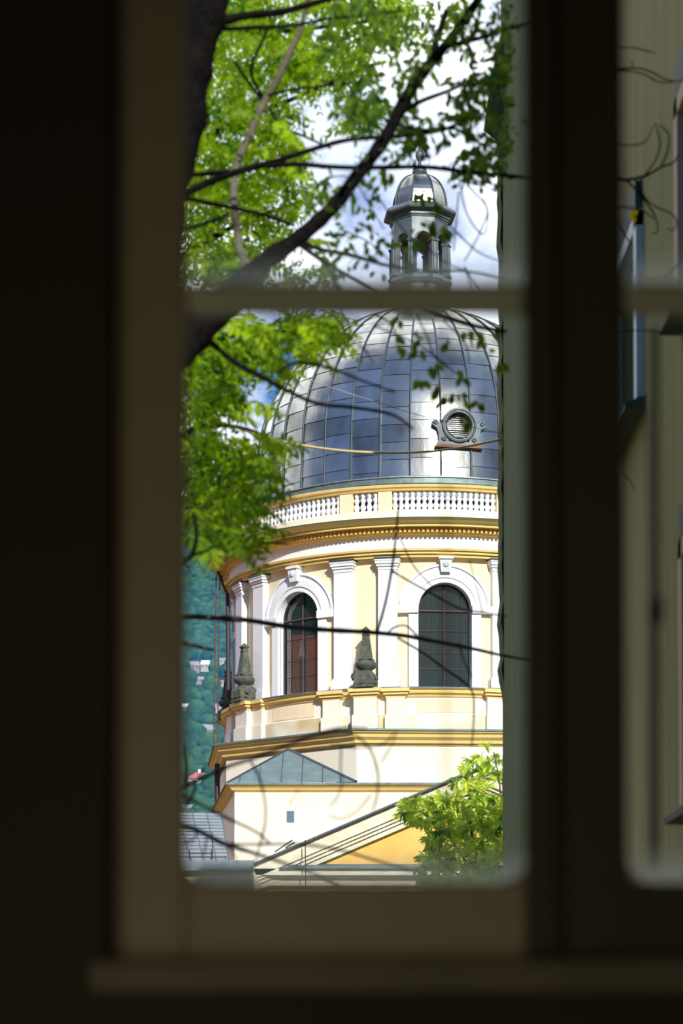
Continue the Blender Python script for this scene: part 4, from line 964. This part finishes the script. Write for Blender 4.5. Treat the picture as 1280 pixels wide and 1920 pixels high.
# ------------------------------------------------------------------ leafy ash tree on the left
TB = empty('leafy_tree', (at(120, 1927, 15).x, 15, 0), 'bright green tree with feathery compound leaves hanging into the left side', 'tree')
branch(TB, [(100, 3200, 15, 45), (110, 2000, 15, 40), (140, 1200, 15, 32), (170, 800, 15, 26), (200, 400, 15, 20), (240, 0, 15, 14), (260, -300, 15, 8)], 'trunk', M['palebark'], 6, 10, .3)
for q in ([(190, 760, 15, 12), (300, 700, 15, 8), (400, 640, 14.5, 5), (520, 620, 14, 3), (640, 650, 13.6, 2)], [(175, 900, 15, 12), (280, 860, 15, 8), (380, 800, 14.5, 5), (480, 810, 14, 3), (560, 860, 13.6, 2)],
          [(170, 1000, 15, 10), (300, 960, 15, 6), (400, 960, 14.4, 4), (460, 1010, 14, 2.5), (540, 1020, 14, 1.5)], [(210, 400, 15, 12), (320, 300, 15, 8), (420, 240, 15, 6), (560, 180, 15, 4), (700, 120, 15, 3)],
          [(230, 150, 15, 10), (350, 60, 15, 7), (500, 60, 15, 5), (700, 40, 15, 3)], [(200, 600, 15, 10), (320, 500, 15, 7), (430, 430, 15, 5), (560, 380, 15, 3)]):
    branch(TB, q, 'branch', M['bark'], 5, 7)
fol = Fol()
dense = [(350, -20, 480, 250, 1.5), (480, -20, 600, 170, 1.5), (600, -20, 760, 70, 1.1), (350, 250, 470, 540, 1.35), (470, 170, 560, 300, 1.0), (470, 300, 560, 440, 1.0), (600, 70, 680, 150, .8), (470, 440, 540, 540, .8), (540, 480, 620, 540, .7), (760, 0, 860, 60, .5), (640, 180, 740, 240, .5)]
scatter(fol, dense, 2600, (13.2, 18), 'c', .062, .0125, (.55, .3, -.22))
low = [(345, 620, 430, 980, 1.7), (430, 600, 540, 700, 1.0), (430, 820, 510, 960, 1.3), (395, 940, 470, 1020, 1.0), (540, 580, 640, 650, 1.0), (380, 700, 450, 760, .3)]
scatter(fol, low, 1250, (13.0, 16.5), 'c', .065, .014, (.5, .3, -.27))
sprays = [(400, 596, 525, 672, .9), (430, 610, 560, 655, .7), (560, 600, 668, 668, .8), (545, 640, 632, 722, .9), (510, 660, 560, 745, .4), (480, 640, 545, 700, .3), (455, 752, 545, 800, .85), (430, 770, 500, 812, .8), (470, 822, 590, 868, .55), (462, 850, 520, 900, .4),
          (440, 985, 562, 1028, .35), (420, 985, 492, 1098, .3), (400, 960, 450, 1040, .3), (430, 960, 520, 960, .2), (395, 560, 450, 560, .6), (590, 600, 668, 640, .85), (520, 220, 590, 330, .9), (545, 300, 590, 360, .9), (560, 350, 625, 385, .8), (620, 200, 690, 230, .6), (610, 490, 632, 530, .5), (560, 450, 640, 470, .85), (580, 600, 600, 690, .9),
          (350, 1010, 400, 1040, .3), (380, 1030, 400, 1075, .5), (500, 900, 545, 945, .3), (470, 880, 500, 960, .2), (520, 250, 560, 300, .9), (440, 200, 480, 240, .5)]
for x0, y0, x1, y1, br_ in sprays:
    for q in range(2):
        Y = 12.4+.3*q; p = P3(x0+rng.normal(0, 7), y0+rng.normal(0, 6), Y); e_ = P3(x1+rng.normal(0, 5), y1-8+rng.normal(0, 5), Y-.05); d = e_-p; Ln = np.linalg.norm(d)
        d = d/Ln; d[1] -= .25; d[2] += .22
        fol.compound(p, d, Ln, max(5, int(Ln/.042)), .088, .017, br_, .22)
fol.build('foliage', M['leafA'], TB)
# ------------------------------------------------------------------ shrub/tree crown bottom right, behind the wing's corner
TC = empty('young_tree', (at(905, 1927, 36).x, 36, 0), 'bright yellow-green leafy young tree in front of the pediment', 'tree')
def crown_branch(q): branch(TC, [(x, y, 36, r) for x, y, r in q], 'branch', M['twig'], 4, 6)
crown_branch([(915, 2330, 9), (915, 1900, 7), (905, 1700, 5), (890, 1600, 3), (880, 1520, 2), (888, 1420, 1)])
crown_branch([(910, 1750, 4), (935, 1600, 2.5), (937, 1480, 1.5), (925, 1410, 1)]); crown_branch([(900, 1660, 3), (850, 1580, 2), (800, 1530, 1.3), (760, 1510, 1)]); crown_branch([(900, 1680, 3), (860, 1640, 2), (800, 1620, 1)])
fol = Fol()
def inC(px, py):
    top = np.interp(px, [745, 770, 800, 840, 865, 885, 910, 950], [1512, 1492, 1498, 1482, 1440, 1392, 1395, 1400])
    bot = np.interp(px, [745, 770, 790, 805, 820, 950], [1525, 1545, 1560, 1600, 1640, 1660]) if py < 1600 else 1665
    lft = 745 if py < 1545 else (800 if py < 1600 else 782)
    return top < py < bot and px > lft
k = 0
while k < 600:
    px, py = rng.uniform(740, 960), rng.uniform(1385, 1670)
    if not inC(px, py): continue
    if py < 1490 and rng.random() < .65: continue
    if px < 850 and py > 1600 and rng.random() < .3: continue
    k += 1; a = rng.uniform(0, 2*PI); Y = rng.uniform(34.5, 37.5); n_ = 6
    # a spray of drooping lance-shaped leaflets fanning from one point
    d = np.stack([np.cos(a+np.linspace(-1.6, 1.6, n_)), -.3+rng.normal(0, .25, n_), np.sin(a+np.linspace(-1.6, 1.6, n_))*.7-.25], 1); d /= np.linalg.norm(d, axis=1)[:, None]
    nr = rng.normal(0, .4, (n_, 3)); nr[:, 1] -= .6; nr[:, 2] += .8; nr /= np.linalg.norm(nr, axis=1)[:, None]
    fol.leaves(np.repeat(P3(px, py, Y)[None], n_, 0), d, nr, rng.uniform(.11, .19, n_), np.full(n_, .025), np.full(n_, np.clip(rng.normal(.55, .3), .01, 1)))
fol.build('foliage', M['leafC'], TC)
# ------------------------------------------------------------------ bare climbing stems across the lower pane
VA = empty('bare_climber', (at(250, 1927, 13.5).x, 13.5, 0), 'leafless climbing stems looping across the lower pane', 'climbing plant')
va = [[(240, 4000, 12), (250, 1927, 10), (230, 1500, 9), (255, 1250, 8), (290, 1170, 6), (350, 1157, 5), (440, 1161, 4.6), (540, 1174, 4.6), (620, 1182, 4.4), (700, 1187, 4.2), (760, 1192, 3.8), (820, 1203, 4), (880, 1215, 3.4), (945, 1230, 2.6), (1010, 1240, 2)],
 [(706, 1186, 2.8), (717, 1150, 2.5), (728, 1105, 2.4), (737, 1050, 2.2), (742, 1000, 2), (748, 940, 1.4)], [(733, 1068, 2), (765, 1088, 1.8), (800, 1108, 1.6), (860, 1140, 1.8), (905, 1148, 1.6), (950, 1156, 1.3)],
 [(725, 1188, 1.6), (740, 1176, 1.6), (760, 1173, 1.6), (775, 1185, 1.8), (785, 1195, 1.8)], [(745, 1196, 2), (790, 1222, 2), (830, 1252, 2.2), (870, 1280, 2), (886, 1300, 1.6), (888, 1340, 1.4), (884, 1400, 1.2)], [(860, 1205, 1.6), (870, 1240, 1.4), (885, 1270, 1.2)],
 [(255, 1230, 5), (300, 1205, 4), (350, 1207, 3.4), (380, 1214, 3), (402, 1219, 2)], [(750, 1010, 1.2), (775, 1060, 1.2), (810, 1100, 1)],
 [(230, 1520, 6), (300, 1500, 4), (350, 1474, 3.4), (420, 1440, 3.2), (480, 1420, 2.8), (540, 1396, 2.6), (590, 1378, 2.6), (640, 1366, 2.2), (690, 1366, 1.6)], [(468, 1424, 2), (485, 1455, 1.9), (495, 1495, 1.8), (497, 1540, 1.7), (485, 1590, 1.5), (475, 1630, 1.3)],
 [(590, 1378, 1.8), (650, 1372, 1.6), (690, 1400, 1.8), (706, 1440, 1.8), (708, 1480, 1.6), (698, 1525, 1.3)], [(640, 1400, 1.4), (638, 1440, 1.4), (640, 1470, 1.3), (632, 1495, 1.2), (618, 1512, 1)], [(745, 1370, 1.3), (735, 1395, 1.2), (715, 1430, 1)],
 [(620, 1395, 1.3), (670, 1402, 1.3), (720, 1395, 1.2), (738, 1372, 1)], [(695, 1490, 1.2), (670, 1520, 1.1), (640, 1535, 1.2), (618, 1530, 1)], [(560, 1480, 1), (540, 1510, 1)],
 [(250, 1560, 7), (310, 1545, 5), (345, 1547, 4.5), (380, 1560, 4.2), (420, 1582, 4), (470, 1598, 3), (530, 1618, 2.6), (580, 1635, 2.2), (640, 1660, 2)], [(372, 1556, 2), (362, 1575, 1.8), (345, 1580, 1.6)], [(388, 1566, 1.8), (385, 1590, 1.6), (380, 1610, 1.2)],
 [(420, 1582, 2), (480, 1583, 1.8), (560, 1583, 2), (630, 1592, 2.2), (690, 1608, 2.2), (740, 1622, 2), (800, 1640, 1.6)], [(345, 1490, 2.6), (385, 1512, 2.4), (430, 1535, 2.2), (480, 1560, 1.8), (510, 1585, 1.2)],
 [(350, 1512, 2), (362, 1490, 2.4), (372, 1460, 2.2), (385, 1435, 1.4)], [(350, 1480, 3), (352, 1440, 2), (348, 1400, 1.4)], [(420, 1582, 1.6), (438, 1600, 1.4), (445, 1620, 1)], [(880, 1050, 1), (905, 1148, 1)]]
VC = empty('bare_bush', (at(222, 1927, 9.5).x, 9.5, 0), 'leafless arching twigs crossing the bottom of the lower pane', 'bush')
va.append([(222, 4400, 8), (220, 2500, 7), (232, 1530, 6)])
low_ = lambda q: (min(y for x, y, r in q) > 1345 and q[0][0] != 240)
for q in va:
    if low_(q): branch(VC, [(x, y, 9.5, r*1.15) for x, y, r in q], 'stem', M['twig'], 5, 6, .5)
    else: branch(VA, [(x, y, 13.5, r*1.1) for x, y, r in q], 'stem', M['twig'], 5, 6, .5)
# ------------------------------------------------------------------ stems hanging in front of the shaded wall
VB = empty('wall_creeper', (1.6, 12, 0), 'thin bare creeper twigs hanging before the shaded wall', 'climbing plant')
vb = [[(1120, 4200, 5), (1120, 2500, 5), (1100, 1500, 4), (1080, 900, 3.5), (1100, 500, 3), (1150, 350, 2.6), (1175, 338, 2.4), (1210, 330, 2), (1240, 313, 1.8), (1262, 305, 1.4), (1272, 288, 1)],
 [(1210, 328, 1.4), (1229, 300, 1.3), (1237, 268, 1.2), (1228, 230, .9)], [(1240, 311, 1.3), (1251, 285, 1.3), (1253, 252, 1.2), (1236, 234, .8)], [(1176, 338, 1.6), (1202, 368, 1.6), (1220, 392, 1.5), (1231, 415, 1.2), (1231, 435, 1), (1222, 438, .8)],
 [(1190, 335, 1.3), (1207, 368, 1.3), (1226, 386, 1.2), (1256, 400, 1.2), (1268, 415, 1), (1262, 432, .9), (1250, 428, .7)], [(1150, 385, 1.3), (1180, 390, 1.2), (1205, 396, 1.2), (1226, 411, 1)], [(1290, 470, 1), (1266, 500, 1), (1245, 518, .9), (1213, 523, .7)],
 [(1160, 415, 1), (1172, 440, 1), (1186, 462, .8)], [(1150, 88, 1.1), (1190, 90, 1), (1228, 100, .8)], [(1140, 130, 1.4), (1195, 128, 1.3), (1220, 135, 1.3), (1240, 146, 1.2), (1262, 152, 1.1), (1290, 150, 1)], [(1150, 131, 1.2), (1200, 137, 1.1), (1235, 154, 1), (1262, 153, 1)],
 [(1160, 622, .9), (1200, 619, .9), (1240, 622, .9), (1265, 626, .8)], [(1150, 270, 1), (1190, 272, 1), (1212, 262, .9), (1224, 235, .7)], [(1168, 885, .8), (1180, 900, .8), (1190, 918, .6)], [(1185, 128, 1), (1186, 112, .8)]]
for q in vb: branch(VB, [(x, y, 12.0, r*1.25) for x, y, r in q], 'twig', M['bark'], 4, 5, .6)
fol = Fol()
for px, py, s_ in ((1190, 388, .05), (1183, 395, .04), (1187, 405, .04)):
    fol.leaves(P3(px, py, 12)[None], np.array([[.1, 0, -1.]]), np.array([[0., -1, .1]]), np.array([s_]), np.array([.014]), np.array([.5]))
fol.build('yellow_leaf', M['yleaf'], VB, label='single yellow leaf')
# ------------------------------------------------------------------ cables
def cable(pts, r, m, name, lb):
    P = spline([at(*q) for q in pts], 8); b = MB(); b.tube(P, r, 6); o = b.build(name, m); o['label'] = lb; o['category'] = 'cable'; return o
cable([(180, 700, 22), (330, 758, 22.8), (483, 815, 23.5), (560, 834, 24), (640, 845, 24.8), (720, 849, 25.4), (800, 847, 26), (870, 838, 26.8), (943, 823, 27.6)], .0145, M['cable'], 'cable', 'thick yellow cable sagging in front of the lower dome')
cable([(180, 560, 22), (400, 645, 23.2), (560, 705, 24.2), (640, 733, 24.8), (700, 752, 25.2), (780, 777, 26), (860, 796, 26.8), (943, 812, 27.6)], .0045, M['wire'], 'cable', 'thin pale wire slanting across the dome above the yellow cable')
